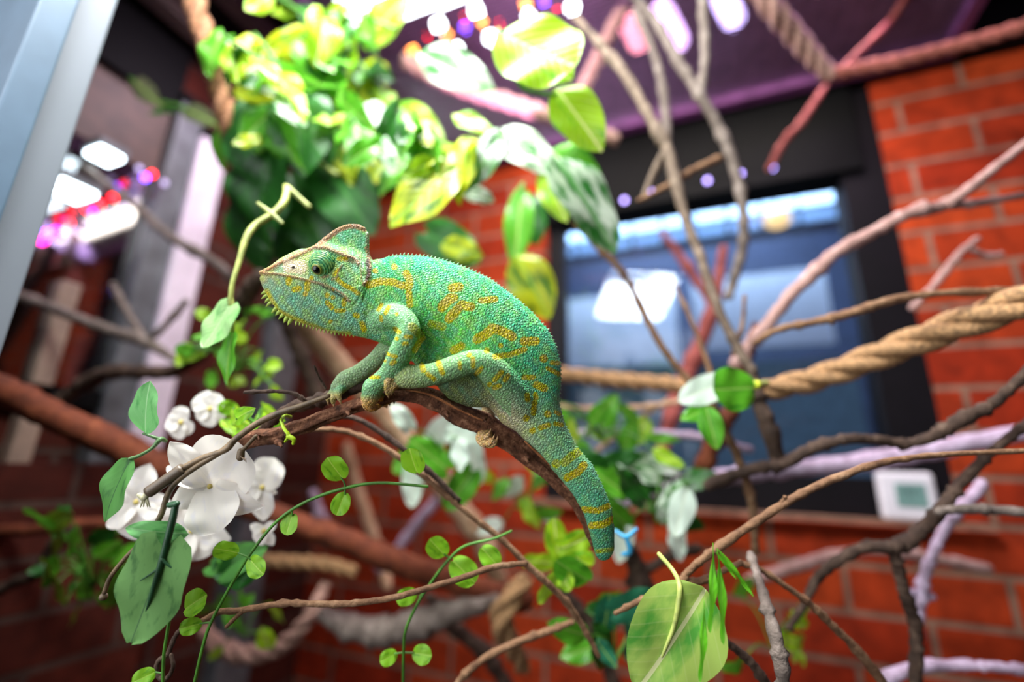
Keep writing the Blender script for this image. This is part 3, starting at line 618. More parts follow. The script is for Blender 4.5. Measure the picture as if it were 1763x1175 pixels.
def mr(src, a, b_, c, d):
    n = N.new('ShaderNodeMapRange'); n.inputs['From Min'].default_value = a; n.inputs['From Max'].default_value = b_; n.inputs['To Min'].default_value = c; n.inputs['To Max'].default_value = d; L.new(src, n.inputs['Value']); return n.outputs[0]
L.new(mr(sp.outputs[0], 0, 1, .485, .515), hsv.inputs['Hue']); L.new(mr(sp.outputs[1], 0, 1, .86, 1.16), hsv.inputs['Value']); L.new(mr(sp.outputs[2], 0, 1, .85, 1.1), hsv.inputs['Saturation'])
gap = mr(ve.outputs['Distance'], .0, .12, .38, 1.0)
mg = N.new('ShaderNodeMix'); mg.data_type = 'RGBA'; mg.blend_type = 'MULTIPLY'; mg.inputs['Factor'].default_value = .85
cg = N.new('ShaderNodeCombineColor'); [L.new(gap, cg.inputs[i]) for i in range(3)]
L.new(hsv.outputs[0], mg.inputs['A']); L.new(cg.outputs[0], mg.inputs['B']); L.new(mg.outputs['Result'], b.inputs['Base Color'])
bp = N.new('ShaderNodeBump'); bp.inputs['Strength'].default_value = .9; bp.inputs['Distance'].default_value = .0007; L.new(mr(ve.outputs['Distance'], 0, .35, 0, 1), bp.inputs['Height']); L.new(bp.outputs['Normal'], b.inputs['Normal'])
b.inputs['Subsurface Weight'].default_value = .05; b.inputs['Subsurface Radius'].default_value = (.002, .002, .001)
SKIN = m; bme.materials.clear(); bme.materials.append(SKIN)
root = P(800, 640, D0)
ch = thing('chameleon', 'green and yellow patterned chameleon gripping the bark branch, facing left', 'chameleon', root)
co2 = co-root; bme.vertices.foreach_set('co', co2.ravel()); bme.update(); bme.name = 'body'
body = bpy.data.objects.new('body', bme); link(body, ch)
# eyes: lathed turret of concentric folds with a small pupil opening
def lathe(c, ax, prof, seg=40):
    ax = _n(ax); a = np.cross(ax, [0, 0, 1.]); a /= np.linalg.norm(a); b_ = np.cross(ax, a); V = []; Fc = []
    for (r_, h_) in prof:
        for k in range(seg): V.append(c+ax*h_+r_*(math.cos(2*PI*k/seg)*a+math.sin(2*PI*k/seg)*b_))
    for i in range(len(prof)-1):
        for k in range(seg): Fc.append((i*seg+k, (i+1)*seg+k, (i+1)*seg+(k+1) % seg, i*seg+(k+1) % seg))
    Fc.append(tuple((len(prof)-1)*seg+k for k in range(seg))); return np.array(V), Fc
m, N, L, b = mat('eye_turret_skin'); b.inputs['Roughness'].default_value = .35
tc = N.new('ShaderNodeTexCoord'); nz = N.new('ShaderNodeTexVoronoi'); nz.inputs['Scale'].default_value = 900; L.new(tc.outputs['Object'], nz.inputs['Vector'])
r_ = ramp(N, [(.0, (44, 110, 70)), (.35, (74, 168, 108)), (.8, (150, 196, 110))]); sp = N.new('ShaderNodeSeparateColor'); L.new(nz.outputs['Color'], sp.inputs[0]); L.new(sp.outputs[0], r_.inputs['Fac']); L.new(r_.outputs['Color'], b.inputs['Base Color'])
EYE = m; PUP = plain('pupil_black', (6, 6, 6), .1, noise=0); RIM = plain('eye_rim_gold', (130, 132, 48), .4)
re_ = 24.5*MPP
for sgn, dep in ((1, -1), (-1, 1)):
    c = P(559, 456, D0-.0082) if sgn > 0 else P(556.5, 452, D0+.0060); ax = _n(TOCAM*sgn*1.0+RIGHT*-.20+UP*-.55) if sgn > 0 else _n(TOCAM*sgn+RIGHT*-.2)
    prof = []
    for a in np.linspace(0, PI/2*.86, 60):
        rr = re_*math.cos(a)*(1+.0*a); rip = 1+.030*math.sin(a*38)
        prof.append((rr*rip, re_*math.sin(a)*1.0*rip))
    eo = mobj('eye', lathe(c, ax, prof), EYE, ch)
    top = re_*math.sin(PI/2*.86)
    mobj('pupil', ball(c+ax*(top-.0003), re_*.30, 16, 10), PUP, eo)
    rr = re_*.30; ring = []
    ax_a = _n(np.cross(ax, [0, 0, 1.])); ax_b = np.cross(ax, ax_a)
    q = [c+ax*(top+.0001)+rr*(math.cos(t)*ax_a+math.sin(t)*ax_b) for t in np.linspace(0, 2*PI, 25)]
    mobj('eyelid', tube(q, [re_*.075]*25, 8, cap=False), RIM, eo)
# crests of soft spines
def spikes(line, n, h0, h1, w, lean=0.0, out=1, jit_=.15, d=D0):
    line = np.array(line, float); Ls = np.concatenate([[0], np.cumsum(np.hypot(*np.diff(line, axis=0).T))]); G = []
    for k in range(n):
        s = Ls[-1]*(k+.5)/n; x = np.interp(s, Ls, line[:, 0]); y = np.interp(s, Ls, line[:, 1])
        x2 = np.interp(min(Ls[-1], s+3), Ls, line[:, 0]); y2 = np.interp(min(Ls[-1], s+3), Ls, line[:, 1]); x1 = np.interp(max(0, s-3), Ls, line[:, 0]); y1 = np.interp(max(0, s-3), Ls, line[:, 1])
        tx, ty = x2-x1, y2-y1; l = math.hypot(tx, ty)+1e-9; tx /= l; ty /= l; nx_, ny_ = ty*out, -tx*out
        hgt = (h0+(h1-h0)*k/n)*(1+RNG.uniform(-jit_, jit_)); ww = w(k/n) if callable(w) else w
        a = P(x-nx_*ww*1.2, y-ny_*ww*1.2, d); mid = P(x+nx_*hgt*.45, y+ny_*hgt*.45, d); tip = P(x+nx_*hgt+tx*lean*hgt, y+ny_*hgt+ty*lean*hgt, d)
        G.append(tube([a, mid, tip], [ww*MPP, ww*.72*MPP, .12*MPP], 7, cap=False))
    return join(G)
mobj('dorsal_crest', spikes([(666,444)]+BACK[2:20], 98, 4.6, 2.2, lambda t: 2.1-.6*t, .35), plain('pale_crest_scales', (150, 196, 150), .5, noise=.2, scale=200), ch)
mobj('throat_crest', join([spikes([(457,499),(462,511),(470,523)], 4, 12, 15, 3.9, .1, -1, d=D0), spikes([(474,527),(490,543),(505,552)], 5, 13, 11, 4.2, .0, -1), spikes([(508,552),(549,565),(579,573),(612,577)], 17, 8.5, 4, 2.0, .0, -1)]),
     plain('lime_crest_spines', (172, 196, 84), .45, noise=.15, scale=200), ch)
cw = plain('tan_claw', (172, 134, 92), .35, noise=.15, scale=300); cwd = plain('dark_claw', (70, 52, 40), .35)
for nm in names:
    if nm.startswith(('hand', 'foot', 'fhand', 'ffoot')):
        p, r = LP[nm]; d_ = _n(p[-1]-p[-3]); dn = -UP*.6+(-TOCAM*.4 if 'ffoot' not in nm else UP*1.4)
        e1 = p[-1]+d_*r[-1]*.3; e2 = e1+_n(d_+dn*.5)*.0016; e3 = e2+_n(d_*.5+dn)*.0018
        mobj('claw', tube([e1, e2, e3], [r[-1]*.62, r[-1]*.42, .00012], 8, cap=False), cwd if nm in ('foot_d', 'foot_e') else cw, ch)

# ------------------------------------------------------------------ the perch and its neighbours (in focus)
br_pts = [(352,772,.315,5),(380,766,.312,8),(405,768,.306,11),(434,757,.304,13.5),(470,752,.302,13),(505,740,.300,12),(534,729,.300,12),(575,712,.300,11.5),(620,697,.300,11),(655,686,.300,12),(690,676,.300,14),(728,682,.301,15),(758,694,.303,17),(795,715,.305,18.5),(843,737,.307,18),
          (880,760,.309,17.5),(920,792,.312,15),(960,828,.314,13),(990,860,.316,11),(1006,892,.317,9),(1016,920,.318,7),(1024,945,.320,4)]
p, r = path(br_pts, 14); rg = np.random.RandomState(3)
seg = 40; t_, N_, B_ = frames(p); V = []; Fc = []
ridge = rg.uniform(.0, 1, seg); ridge = (ridge+np.roll(ridge, 1))/2
for i in range(len(p)):
    for k in range(seg):
        a = 2*PI*k/seg+i*.012; kk = k
        rr = r[i]*(1+.13*math.sin(a*5+i*.05)+.07*math.sin(a*11-i*.09)+.10*(ridge[kk]-.5)+.04*rg.randn()*.5+.06*math.sin(i*.31+a))
        V.append(p[i]+rr*(math.cos(a)*N_[i]+math.sin(a)*B_[i]))
for i in range(len(p)-1):
    for k in range(seg): k2 = (k+1) % seg; Fc.append((i*seg+k, i*seg+k2, (i+1)*seg+k2, (i+1)*seg+k))
Fc.append(tuple(range(seg))[::-1]); Fc.append(tuple((len(p)-1)*seg+k for k in range(seg)))
pb = thing('perch_branch', 'rough brown bark branch that the chameleon grips', 'branch', P(620, 697, .3))
mobj('bark_stem', (np.array(V), Fc), B_PERCH, pb)
for (a, b_, rr, d) in ((597,708,7,.288),(768,712,6,.287),(833,722,5,.289),(480,762,8,.292),(905,790,7,.297),(440,750,8,.292)):
    mobj('knot', join([ball(P(a, b_, d+.004), rr*d/FPX, 12, 8, (1.2, 1, .8)), tube([P(a, b_, d+.003), P(a+rr*.6, b_+rr*.9, d-.001)], [rr*.5*MPP, rr*.28*MPP], 8)]), B_PERCH, pb)
PEEL = bark('orange_inner_bark', (110, 62, 34), (158, 98, 58), (190, 130, 84), 160)
mobj('peeling_bark', tube(*path([(700,672,.287,2.5),(740,680,.286,4),(790,706,.287,4),(830,724,.288,3)]), 8, .5), PEEL, pb)
mobj('peeling_bark', tube(*path([(905,762,.296,3),(935,790,.297,4.5),(965,818,.299,3.5),(990,846,.30,2)]), 8, .5), PEEL, pb)

def twig(name, label, cat, paths, m, group=None, **kw):
    return tag(mobj(name, join([twig_geo(q, seed=i, **kw) for i, q in enumerate(paths)]), m), label, cat, group)
twig('dark_twig', 'dark brown twig under the far front hand of the chameleon', 'twig',
     [[(380,790,.318,4),(440,752,.312,7),(470,722,.309,9),(504,703,.308,10),(543,692,.308,11),(575,682,.308,11),(615,668,.310,10),(660,650,.318,8),(700,640,.330,6)], [(560,668,.300,2.6),(549,650,.297,2.2),(541,631,.294,1.8)], [(525,690,.303,4),(505,678,.300,3.6),(470,674,.298,3.4),(422,676,.296,3)]], B_DARK)
bv = thing('artificial_vine', 'smooth brown artificial vine curling down beside the white blossom', 'vine', P(347, 795, .285))
mobj('stem', join([tube(*path([(565,682,.292,4),(522,698,.290,5),(480,712,.288,5.5),(442,730,.286,5.5),(405,757,.285,5.5),(388,775,.284,5.5),(347,790,.283,5.5),(318,805,.282,5.5)]), 12),
   tube(*path([(400,762,.286,5),(378,780,.284,5),(340,803,.282,5),(306,828,.281,5),(289,852,.281,4.8),(276,890,.280,4.5),(252,925,.279,4),(218,959,.279,3.6),(191,993,.279,3.6),(180,1020,.279,3.8)]), 12)]), VINEB, bv)
mobj('sleeve', tube(*path([(315,807,.281,9.5),(285,828,.280,9.8),(256,848,.279,10)]), 16, cap=False), plain('grey_brown_sleeve', (92, 78, 64), .4), bv)
mobj('frayed_end', join([tube(*path([(254,850,.279,5),(248,858,.279,5),(240,853,.279,4)]), 8)]+[tube(*path([(252,852,.279,2.4),(250+dx*.5,862,.279,2),(250+dx,872+abs(dx)*.2,.279,1)]), 6) for dx in (-8, -3, 4, 8)]), plain('pale_fibre', (190, 184, 150), .8), bv)
mobj('end_ball', ball(P(178, 1028, .279), 6.5*.279/FPX), VINEB, bv)
mobj('bud_stub', join([tube(*path([(440,752,.290,3.5),(425,768,.288,3.5),(415,780,.287,4.5)]), 8), tube(*path([(415,778,.286,6),(414,788,.286,6.5)]), 10)]+[tube(*path([(408,784,.285,.8),(416,788,.284,.7),(424,790+k*3,.283,.5)]), 5) for k in range(3)]), VINEB, bv)
tt = tag(mobj('green_twist_tie', join([tube(*path([(484,724,.288,3.4),(489,738,.285,3.6),(497,750,.284,4),(492,760,.284,3.4)]), 8, .6), tube(*path([(497,752,.284,4.5),(506,757,.284,3.5),(505,764,.285,3)]), 8), tube(*path([(484,724,.288,3),(490,716,.293,3),(500,718,.300,3)]), 8)]), plain('lime_plastic', (168, 200, 30), .4)), 'lime green plastic tie looped under the branch', 'tie')
# ------------------------------------------------------------------ leaves
def leaf_mesh(name, shape, curl=.15, fold=.18, wave=.03, nu=16, nw=7, width=None):
    """unit blade: y 0..1 from stalk to tip"""
    W_ = dict(heart=(.42, .30), ovate=(.34, .42), lance=(.20, .40), round=(.50, .46), long=(.13, .45))[shape][0] if width is None else width
    def prof(t):
        if shape == 'heart': return (max(0, t)**.32)*((1-t)**.56)*1.42
        if shape == 'round': return (max(0, t)**.45)*((1-t)**.42)*1.75
        if shape == 'ovate': return (max(0, t)**.6)*((1-t)**.8)*2.05*1.27
        return (max(0, t)**.7)*((1-t)**.9)*2.9
    V = []; Fc = []
    for i in range(nu+1):
        t = i/nu; w_ = W_*prof(.004+.993*t)
        for k in range(-nw, nw+1):
            s = k/nw; x = s*w_; y = t
            if shape in ('heart', 'round'): y = t-(.16 if shape == 'heart' else .06)*abs(s)**1.5*max(0, 1-t*3.2)   # lobes behind the stalk
            z = -curl*(t-.3)**2+fold*abs(x)+wave*math.sin(t*11+s*2)*abs(s)-.10*s*s*w_
            V.append((x, y, z))
    n = 2*nw+1
    for i in range(nu):
        for k in range(2*nw): Fc.append((i*n+k, i*n+k+1, (i+1)*n+k+1, (i+1)*n+k))
    me = bpy.data.meshes.new(name); me.from_pydata(V, [], Fc); me.polygons.foreach_set('use_smooth', [True]*len(me.polygons)); me.update(); return me
LM = {s: [leaf_mesh('leaf_'+s, s, c, f, w_) for c, f, w_ in ((.15, .2, .03), (.5, .3, .05), (-.1, .12, .04))] for s in ('heart', 'ovate', 'lance', 'round', 'long')}
_lc = {}
def leaf(parent, base, tip, shape, m, var=0, roll=0.0, widen=1.0, facing=None, name='leaf'):
    key = (shape, var, m.name)
    if key not in _lc: me = LM[shape][var].copy(); me.materials.clear(); me.materials.append(m); _lc[key] = me
    o = bpy.data.objects.new(name, _lc[key]); link(o, parent)
    y = Vector(tip)-Vector(base); ln = y.length; y.normalize()
    f = Vector(facing if facing is not None else TOCAM+UP*.25); z = (f-y*f.dot(y)).normalized(); x = y.cross(z)
    rot = Matrix((x, y, z)).transposed() @ Matrix.Rotation(roll, 3, 'Y')
    loc = Vector(base)-Vector(parent_loc(parent)) if parent is not None else Vector(base)
    o.matrix_basis = Matrix.LocRotScale(loc, rot.to_quaternion(), Vector((ln*widen, ln, ln)))
    return o
L_DK = leafmat('leaf_dark_green', (14, 54, 14), (36, 96, 30), .45, vein=(60, 120, 50), trans=.2)
L_MD = leafmat('leaf_mid_green', (44, 120, 24), (88, 168, 36), .5, vein=(150, 190, 90))
L_LM = leafmat('leaf_lime', (96, 176, 14), (160, 206, 28), .45, vein=(220, 230, 140), trans=.45)
L_YG = leafmat('leaf_green_yellow', (36, 104, 20), (190, 200, 24), .34, vein=(150, 190, 60), trans=.4, nscale=3.2)
L_WG = leafmat('leaf_green_white', (44, 120, 44), (214, 228, 210), .30, vein=(120, 180, 110), nscale=4.5)
L_PL = leafmat('leaf_pale', (150, 196, 150), (222, 240, 226), .6, vein=(230, 240, 220), trans=.4)
L_SILK = leafmat('silk_leaf', (60, 104, 48), (92, 136, 70), .5, rough=.75, trans=.12, vein=(60, 96, 56), vein_w=.006, nscale=6, rib=.06)
L_SILK2 = leafmat('silk_leaf_bright', (60, 140, 66), (110, 180, 104), .5, rough=.6, trans=.3, vein=(150, 200, 140), vein_w=.012, nscale=3, rib=.1)
L_SILK3 = leafmat('silk_leaf_deep', (38, 92, 34), (70, 130, 52), .5, rough=.65, trans=.2, vein=(36, 80, 36), vein_w=.008, nscale=4, rib=.1)
L_SM = leafmat('small_leaf', (88, 156, 20), (136, 196, 40), .5, rough=.4, trans=.35, vein=(170, 210, 80), vein_w=.02, rib=.06)
L_VAR = leafmat('variegated_leaf', (84, 160, 60), (170, 200, 96), .42, rough=.35, trans=.35, vein=(214, 220, 160), vein_w=.014, nscale=2.0, rib=.12)
def solid(o, th=.0006):
    md = o.modifiers.new('thick', 'SOLIDIFY'); md.thickness = th; return o
def stems(paths, seg=8): return join([tube(*path(q), seg) for q in paths])

# silk leaf spray bottom left
sp_ = thing('silk_leaf_spray', 'large heart-shaped silk leaf on a dark green stalk below the blossom', 'artificial plant', P(299, 872, .272))
mobj('stalk', stems([[(302,872,.272,5.5),(296,900,.270,6),(283,950,.268,5.5),(273,985,.267,5),(262,1020,.267,3.4),(251,1058,.268,1.8)], [(275,978,.2665,2.6),(258,990,.267,2),(242,1000,.268,1.2)], [(279,963,.2665,2.6),(290,974,.267,2),(303,981,.268,1.2)], [(292,870,.272,5),(304,868,.271,5.5)]]), DKGREEN, sp_)
leaf(sp_, P(283, 942, .2695), P(232, 1103, .268), 'heart', L_SILK, 2, 0, 1.10)
leaf(sp_, P(324, 920, .276), P(212, 912, .268), 'ovate', L_SILK2, 0, -.9, .62, facing=UP*1.0+TOCAM*.75)
s2 = thing('silk_leaf_sprig', 'dark green folded silk leaf and brighter leaf on one thin stem left of the blossom', 'artificial plant', P(262, 778, .29))
mobj('stalk', stems([[(285,760,.30,3),(276,757,.295,4.5),(262,772,.292,3),(240,785,.288,3),(224,790,.286,3)], [(276,757,.295,3),(262,752,.293,2.5),(247,747,.292,2)]]), plain('muted_green_stem', (84, 120, 70), .5), s2)
leaf(s2, P(224, 790, .286), P(171, 900, .282), 'ovate', L_SILK3, 0, .35, .98)
leaf(s2, P(250, 748, .292), P(252, 658, .288), 'ovate', L_SILK2, 0, -.2, 1.0)
pv = thing('hanging_leaf_tendril', 'pale tendril with two light green leaves hanging left of the snout', 'vine', P(494, 318, .40))
mobj('stem', stems([[(492,322,.42,5),(494,330,.41,6),(488,350,.40,6),(468,370,.39,6),(440,388,.38,6),(424,410,.37,5.5),(412,450,.36,4.5),(400,490,.352,4),(396,528,.35,4)], [(494,322,.42,5),(520,345,.42,4),(532,356,.42,4)], [(398,510,.351,3),(402,540,.35,3),(400,570,.35,3)], [(444,350,.39,2.5),(465,366,.388,4),(486,384,.386,2.5)]]), PALEG, pv)
leaf(pv, P(394, 528, .348), P(352, 600, .34), 'heart', leafmat('leaf_light_green', (100, 176, 84), (160, 212, 132), .5, vein=(180, 220, 150)), 2, .1, 1.0)
leaf(pv, P(401, 570, .35), P(384, 664, .345), 'ovate', L_MD, 0, .5, .8)

# blossoms
PET = leafmat('white_petal', (232, 228, 232), (244, 238, 230), .5, rough=.75, trans=.3, vein=(236, 232, 230), vein_w=.001, nscale=3, rib=0)
def blossom(label, c, d, petals, group='white silk blossoms'):
    b_ = thing('silk_blossom', label, 'flower', P(*c, d), group)
    mobj('centre', join([ball(P(c[0], c[1], d), 5*d/FPX, 10, 6)]), plain('blossom_centre', (190, 170, 90), .7), b_)
    for (x, y, w_, vr, rl, dz) in petals: leaf(b_, P(c[0], c[1], d), P(x, y, d+dz), 'ovate' if w_ < 1.2 else 'round', PET, vr, rl, w_, name='petal')
    return b_
blossom('white silk blossom in sharp focus crossed by the brown vine stems', (362,838), .300, [(291,763,.75,0,.2,-.012),(285,800,.62,0,.5,0.006),(408,768,1.25,0,.15,-.010),(296,868,1.15,2,-.15,-.004),(372,916,1.2,0,0,-.014),(436,880,.9,1,.3,-.010),(425,840,.9,0,-.4,.004)])
fb = [('blurred white silk blossom behind the cut brown sleeve', (235,865), .36, [(200,812,1.1,0,0,0),(255,800,1.1,0,.2,0),(178,905,1.1,0,.2,0),(250,930,1.2,0,0,0),(300,880,1,0,0,0)]),
      ('blurred white silk blossom below the sharp blossom', (330,915), .37, [(250,890,1.1,0,0,0),(280,960,1.2,0,0,0),(345,965,1.2,0,0,0),(395,930,1.1,0,.2,0),(350,850,1,0,0,0)]),
      ('blurred white silk blossom at the right of the sharp blossom', (452,840), .37, [(470,790,1.2,0,0,0),(425,800,1,0,0,0),(476,850,1,0,.2,0),(450,900,1.1,0,0,0),(415,860,1,0,0,0)]),
      ('small cream blossom left above the vine stems', (312,728), .385, [(285,725,1.3,0,0,0),(310,700,1.2,0,0,0),(330,745,1.2,0,.2,0),(300,755,1.2,0,0,0)]),
      ('cream blossom just above and right of the small cream blossom', (362,705), .385, [(340,680,1.3,0,0,0),(378,680,1.3,0,0,0),(388,715,1.2,0,.2,0),(355,735,1.2,0,0,0),(335,712,1.2,0,0,0)]),
      ('small white blossom beside the thin green wire stem', (455,915), .37, [(475,900,1.1,0,0,0),(440,935,1.2,0,0,0),(470,940,1.1,0,0,0),(430,905,1,0,0,0)])]
for f in fb: blossom(*f)

# thin green wire stems with paired round leaves
def wire(label, paths, lv, group='green wire stems with round leaves'):
    t = thing('wire_vine', label, 'vine', P(*paths[0][0][:3]), group)
    mobj('stem', stems(paths), WIREG, t)
    for (bx, by, tx, ty, d, w_) in lv: leaf(t, P(bx, by, d+.001), P(tx, ty, d-.004), 'round', L_SM, 2 if (bx % 2) else 0, random.uniform(-.25, .25), w_)
wire('arching green wire stem with round leaf pairs passing below the branch', [[(736,838,.30,2.4),(653,832,.298,2.6),(590,842,.295,2.8),(526,865,.292,2.8),(476,899,.290,2.8),(434,950,.288,2.8),(400,1004,.286,2.8),(364,1071,.284,2.8),(350,1112,.283,2.8),(333,1185,.282,2.8)],
      [(595,840,.295,1.6),(592,830,.295,1.6),(587,823,.295,1.4)], [(594,842,.295,1.6),(594,852,.295,1.5)], [(503,880,.291,1.6),(503,888,.291,1.5)], [(424,958,.287,1.6),(410,953,.287,1.4)], [(424,958,.287,1.6),(431,964,.287,1.4)], [(364,1072,.284,1.6),(345,1074,.284,1.4)]],
     [(590,824,563,790,.294,.98),(594,850,579,888,.294,.9),(504,886,492,922,.291,.95),(409,952,368,944,.286,.95),(430,963,452,990,.286,.95),(346,1074,308,1084,.283,.95),(718,814,704,774,.30,.95)])
wire('straight green wire stem dropping below the big silk leaf', [[(293,1060,.285,2.6),(288,1090,.284,2.6),(282,1130,.283,2.6),(280,1185,.282,2.6)], [(281,1160,.283,1.5),(268,1158,.283,1.5)]], [(266,1158,226,1178,.282,.95),(318,1050,352,1026,.288,.8)])
wire('green wire stem rising between the lower twig and branch with four leaf pairs', [[(880,915,.33,2),(850,928,.33,2.2),(800,941,.33,2.4),(771,966,.33,2.6),(745,1000,.33,2.6),(720,1038,.33,2.6),(699,1084,.33,2.6),(695,1122,.33,2.6),(694,1185,.33,2.6)],
      [(775,962,.33,1.6),(765,955,.33,1.5)], [(742,1004,.33,1.5),(722,1028,.33,1.5)], [(697,1124,.33,1.6),(680,1126,.33,1.4)], [(697,1124,.33,1.6),(712,1125,.33,1.4)]],
     [(766,956,740,930,.33,.95),(830,944,858,976,.33,.9),(780,966,818,1004,.33,.9),(716,1022,682,1034,.33,.9),(682,1126,654,1140,.33,.95),(712,1125,742,1130,.33,.95)])

# big variegated leaf lower right with its grass-like blades
vl = thing('pothos_sprig', 'large pale green variegated leaf with its stalk at the lower right', 'plant', P(1166, 1000, .29))
mobj('stalk', stems([[(1135,955,.31,4),(1160,985,.30,4),(1170,1010,.288,4.5),(1168,1040,.284,5),(1160,1080,.282,4),(1140,1130,.28,2.5)]]), PALEG, vl)
leaf(vl, P(1215, 1015, .29), P(1098, 1200, .272), 'ovate', L_VAR, 0, .1, 1.12)
gb = thing('grass_tuft', 'bright green grass blades crossing in front of the big variegated leaf', 'plant', P(1240, 945, .26))
GBL = leafmat('grass_blade', (70, 170, 20), (110, 200, 40), .5, vein=(120, 200, 60))
for q in ((1222,1090,1232,940),(1245,1110,1240,950),(1205,1175,1216,1040),(1235,945,1302,1032),(1232,950,1270,1000)): leaf(gb, P(q[0], q[1], .262), P(q[2], q[3], .262), 'long', GBL, 0, 0, .32)

# top pothos foliage: vines with hand-placed leaves
def vine(label, stempts, lv, m, smat=None, name='pothos_vine', group='blurred vines above the chameleon'):
    t = thing(name, label, 'vine', P(*stempts[0][0][:3]), group)
    pet = []
    for q in lv:
        pass
    mobj('stem', stems(stempts), smat or WIREG, t)
    for q in lv:
        bx, by, tx, ty, d, shp, mm, vr, rl, w_ = q
        leaf(t, P(bx, by, d), P(tx, ty, d-.02), shp, mm, vr, rl, w_)
    return t
vine('vine with the big glowing lime leaf and curled tip leaf at the top', [[(858,50,.50,3),(872,90,.46,4),(900,150,.46,4),(960,165,.47,3)]],
     [(868,60,990,120,.44,'round',L_LM,2,.1,1.0),(958,152,1036,256,.47,'ovate',L_LM,0,.3,.85),(872,96,985,128,.46,'round',L_LM,0,-.2,.75)], L_LM)
vine('vine with the yellow edged leaf pointing down left above the head', [[(860,240,.52,4),(820,255,.50,4),(800,290,.50,4),(760,300,.50,3)]],
     [(788,288,668,384,.48,'ovate',L_YG,0,.2,.95),(810,232,778,336,.49,'ovate',L_YG,1,.4,.8),(858,240,790,330,.50,'heart',L_DK,0,.2,.8),(800,330,850,345,.52,'ovate',L_WG,0,0,.8),(780,196,850,228,.52,'long',L_LM,0,0,1.6)], L_YG)
vine('vine with green and white mottled leaves beside the window corner', [[(830,215,.55,4),(880,240,.54,4),(930,262,.53,4),(960,275,.52,3)]],
     [(955,268,1064,430,.50,'ovate',L_WG,0,-.2,.72),(935,290,975,380,.52,'ovate',L_LM,0,.4,.7),(870,235,955,290,.53,'heart',L_WG,0,.1,.9),(880,228,935,262,.54,'ovate',L_MD,0,0,.9),(945,255,1040,340,.53,'ovate',L_MD,1,.3,.8)], L_WG)
vine('hanging vine of mottled leaves between the brick pier and the window', [[(900,320,.62,5),(895,380,.62,5),(900,440,.62,4),(915,500,.62,3)]],
     [(890,440,945,548,.60,'ovate',L_YG,0,.2,.95),(900,320,885,460,.62,'lance',L_MD,0,.1,.9),(735,400,825,450,.62,'heart',L_DK,0,.2,1.0),(760,420,830,440,.60,'ovate',L_YG,0,.2,.8),(898,330,925,420,.66,'ovate',L_DK,0,0,.9)], L_MD)
vine('vine of large dark leaves behind the casque', [[(420,140,.62,5),(470,200,.60,5),(520,260,.58,5),(580,300,.58,4)]],
     [(420,170,475,330,.58,'ovate',L_DK,0,.1,.95),(520,140,520,300,.57,'ovate',L_DK,0,-.2,.9),(470,230,430,420,.58,'ovate',L_DK,1,.2,.9),(560,280,640,400,.60,'heart',L_DK,0,.1,1.0),(500,300,560,430,.62,'heart',L_DK,0,-.2,1.05),(440,300,450,470,.64,'ovate',L_DK,0,.2,1.0),(400,200,380,290,.62,'ovate',L_MD,0,.2,.8),
      (470,180,500,290,.56,'ovate',L_MD,1,.5,.7),(600,290,560,380,.64,'ovate',L_DK,0,0,1.0),(520,350,480,450,.66,'heart',L_DK,0,0,1.1)], L_DK, PALEG)
mats = [L_MD, L_MD, L_LM, L_YG, L_DK, L_WG, L_LM, L_MD]
labs = ['vine crossing at the upper left with a pale white leaf beside the thick rope', 'tangled vine hanging nearest to the left thick rope', 'tangled leafy vine straight above the casque', 'bright vine under the white grow lamp', 'leafy vine left of the glowing lime leaf', 'shaded vine low behind the yellow edged leaf', 'vine along the top edge between the lamp and the rope']
routes = [[(385,60),(440,100),(480,140),(520,190)], [(440,60),(480,120),(470,190),(440,260)], [(520,60),(560,120),(590,190),(600,260)], [(590,60),(620,110),(660,160),(690,220)], [(690,190),(730,220),(760,250),(740,290)], [(600,200),(640,240),(680,260),(700,300)], [(470,-10),(540,30),(600,20),(680,50)]]
rr_ = random.Random(11)
for k, (rt, lb) in enumerate(zip(routes, labs)):
    d0 = .52+.05*(k % 4); sm = spline(np.array(rt, float), 6); lv = []
    for j in range(0, len(sm)-1, 1 if k in (2, 3, 4) else 2):
        bx, by = sm[j]; a = rr_.uniform(-.2, 1.0)*PI*(1 if j % 4 < 2 else -1)*.5+PI/2; l = rr_.uniform(46, 82)
        lv.append((bx, by, bx+l*math.cos(a), by+l*abs(math.sin(a)), d0+rr_.uniform(-.05, .05), rr_.choice(('ovate', 'heart', 'ovate')), mats[(k*3+j) % 8] if k not in (2, 3, 4) else rr_.choice((L_MD, L_LM, L_MD, L_YG, L_DK, L_MD)), rr_.choice((0, 1, 2)), rr_.uniform(-.9, .9), rr_.uniform(.7, 1)))
    if k == 0: lv.append((395, 70, 470, 160, .58, 'ovate', L_PL, 0, .3, .5)); lv.append((470, 100, 530, 130, .6, 'ovate', L_YG, 0, .2, .9))
    if k == 3: lv.append((720, 90, 850, 150, .60, 'lance', L_WG, 0, .3, 1.2)); lv.append((640, 60, 700, -10, .7, 'heart', L_LM, 0, .3, 1.0)); lv.append((590, 10, 540, 60, .7, 'heart', L_LM, 0, .3, 1.0)); lv.append((620, 180, 680, 220, .6, 'ovate', L_PL, 0, 0, .7))
    if k == 5: lv += [(690,190,760,260,.66,'heart',L_LM,0,0,.9),(660,250,690,320,.66,'ovate',L_LM,0,.4,.8)]
    vine(lb, [[(a, b_, d0, 3.5) for a, b_ in rt]], lv, L_MD)
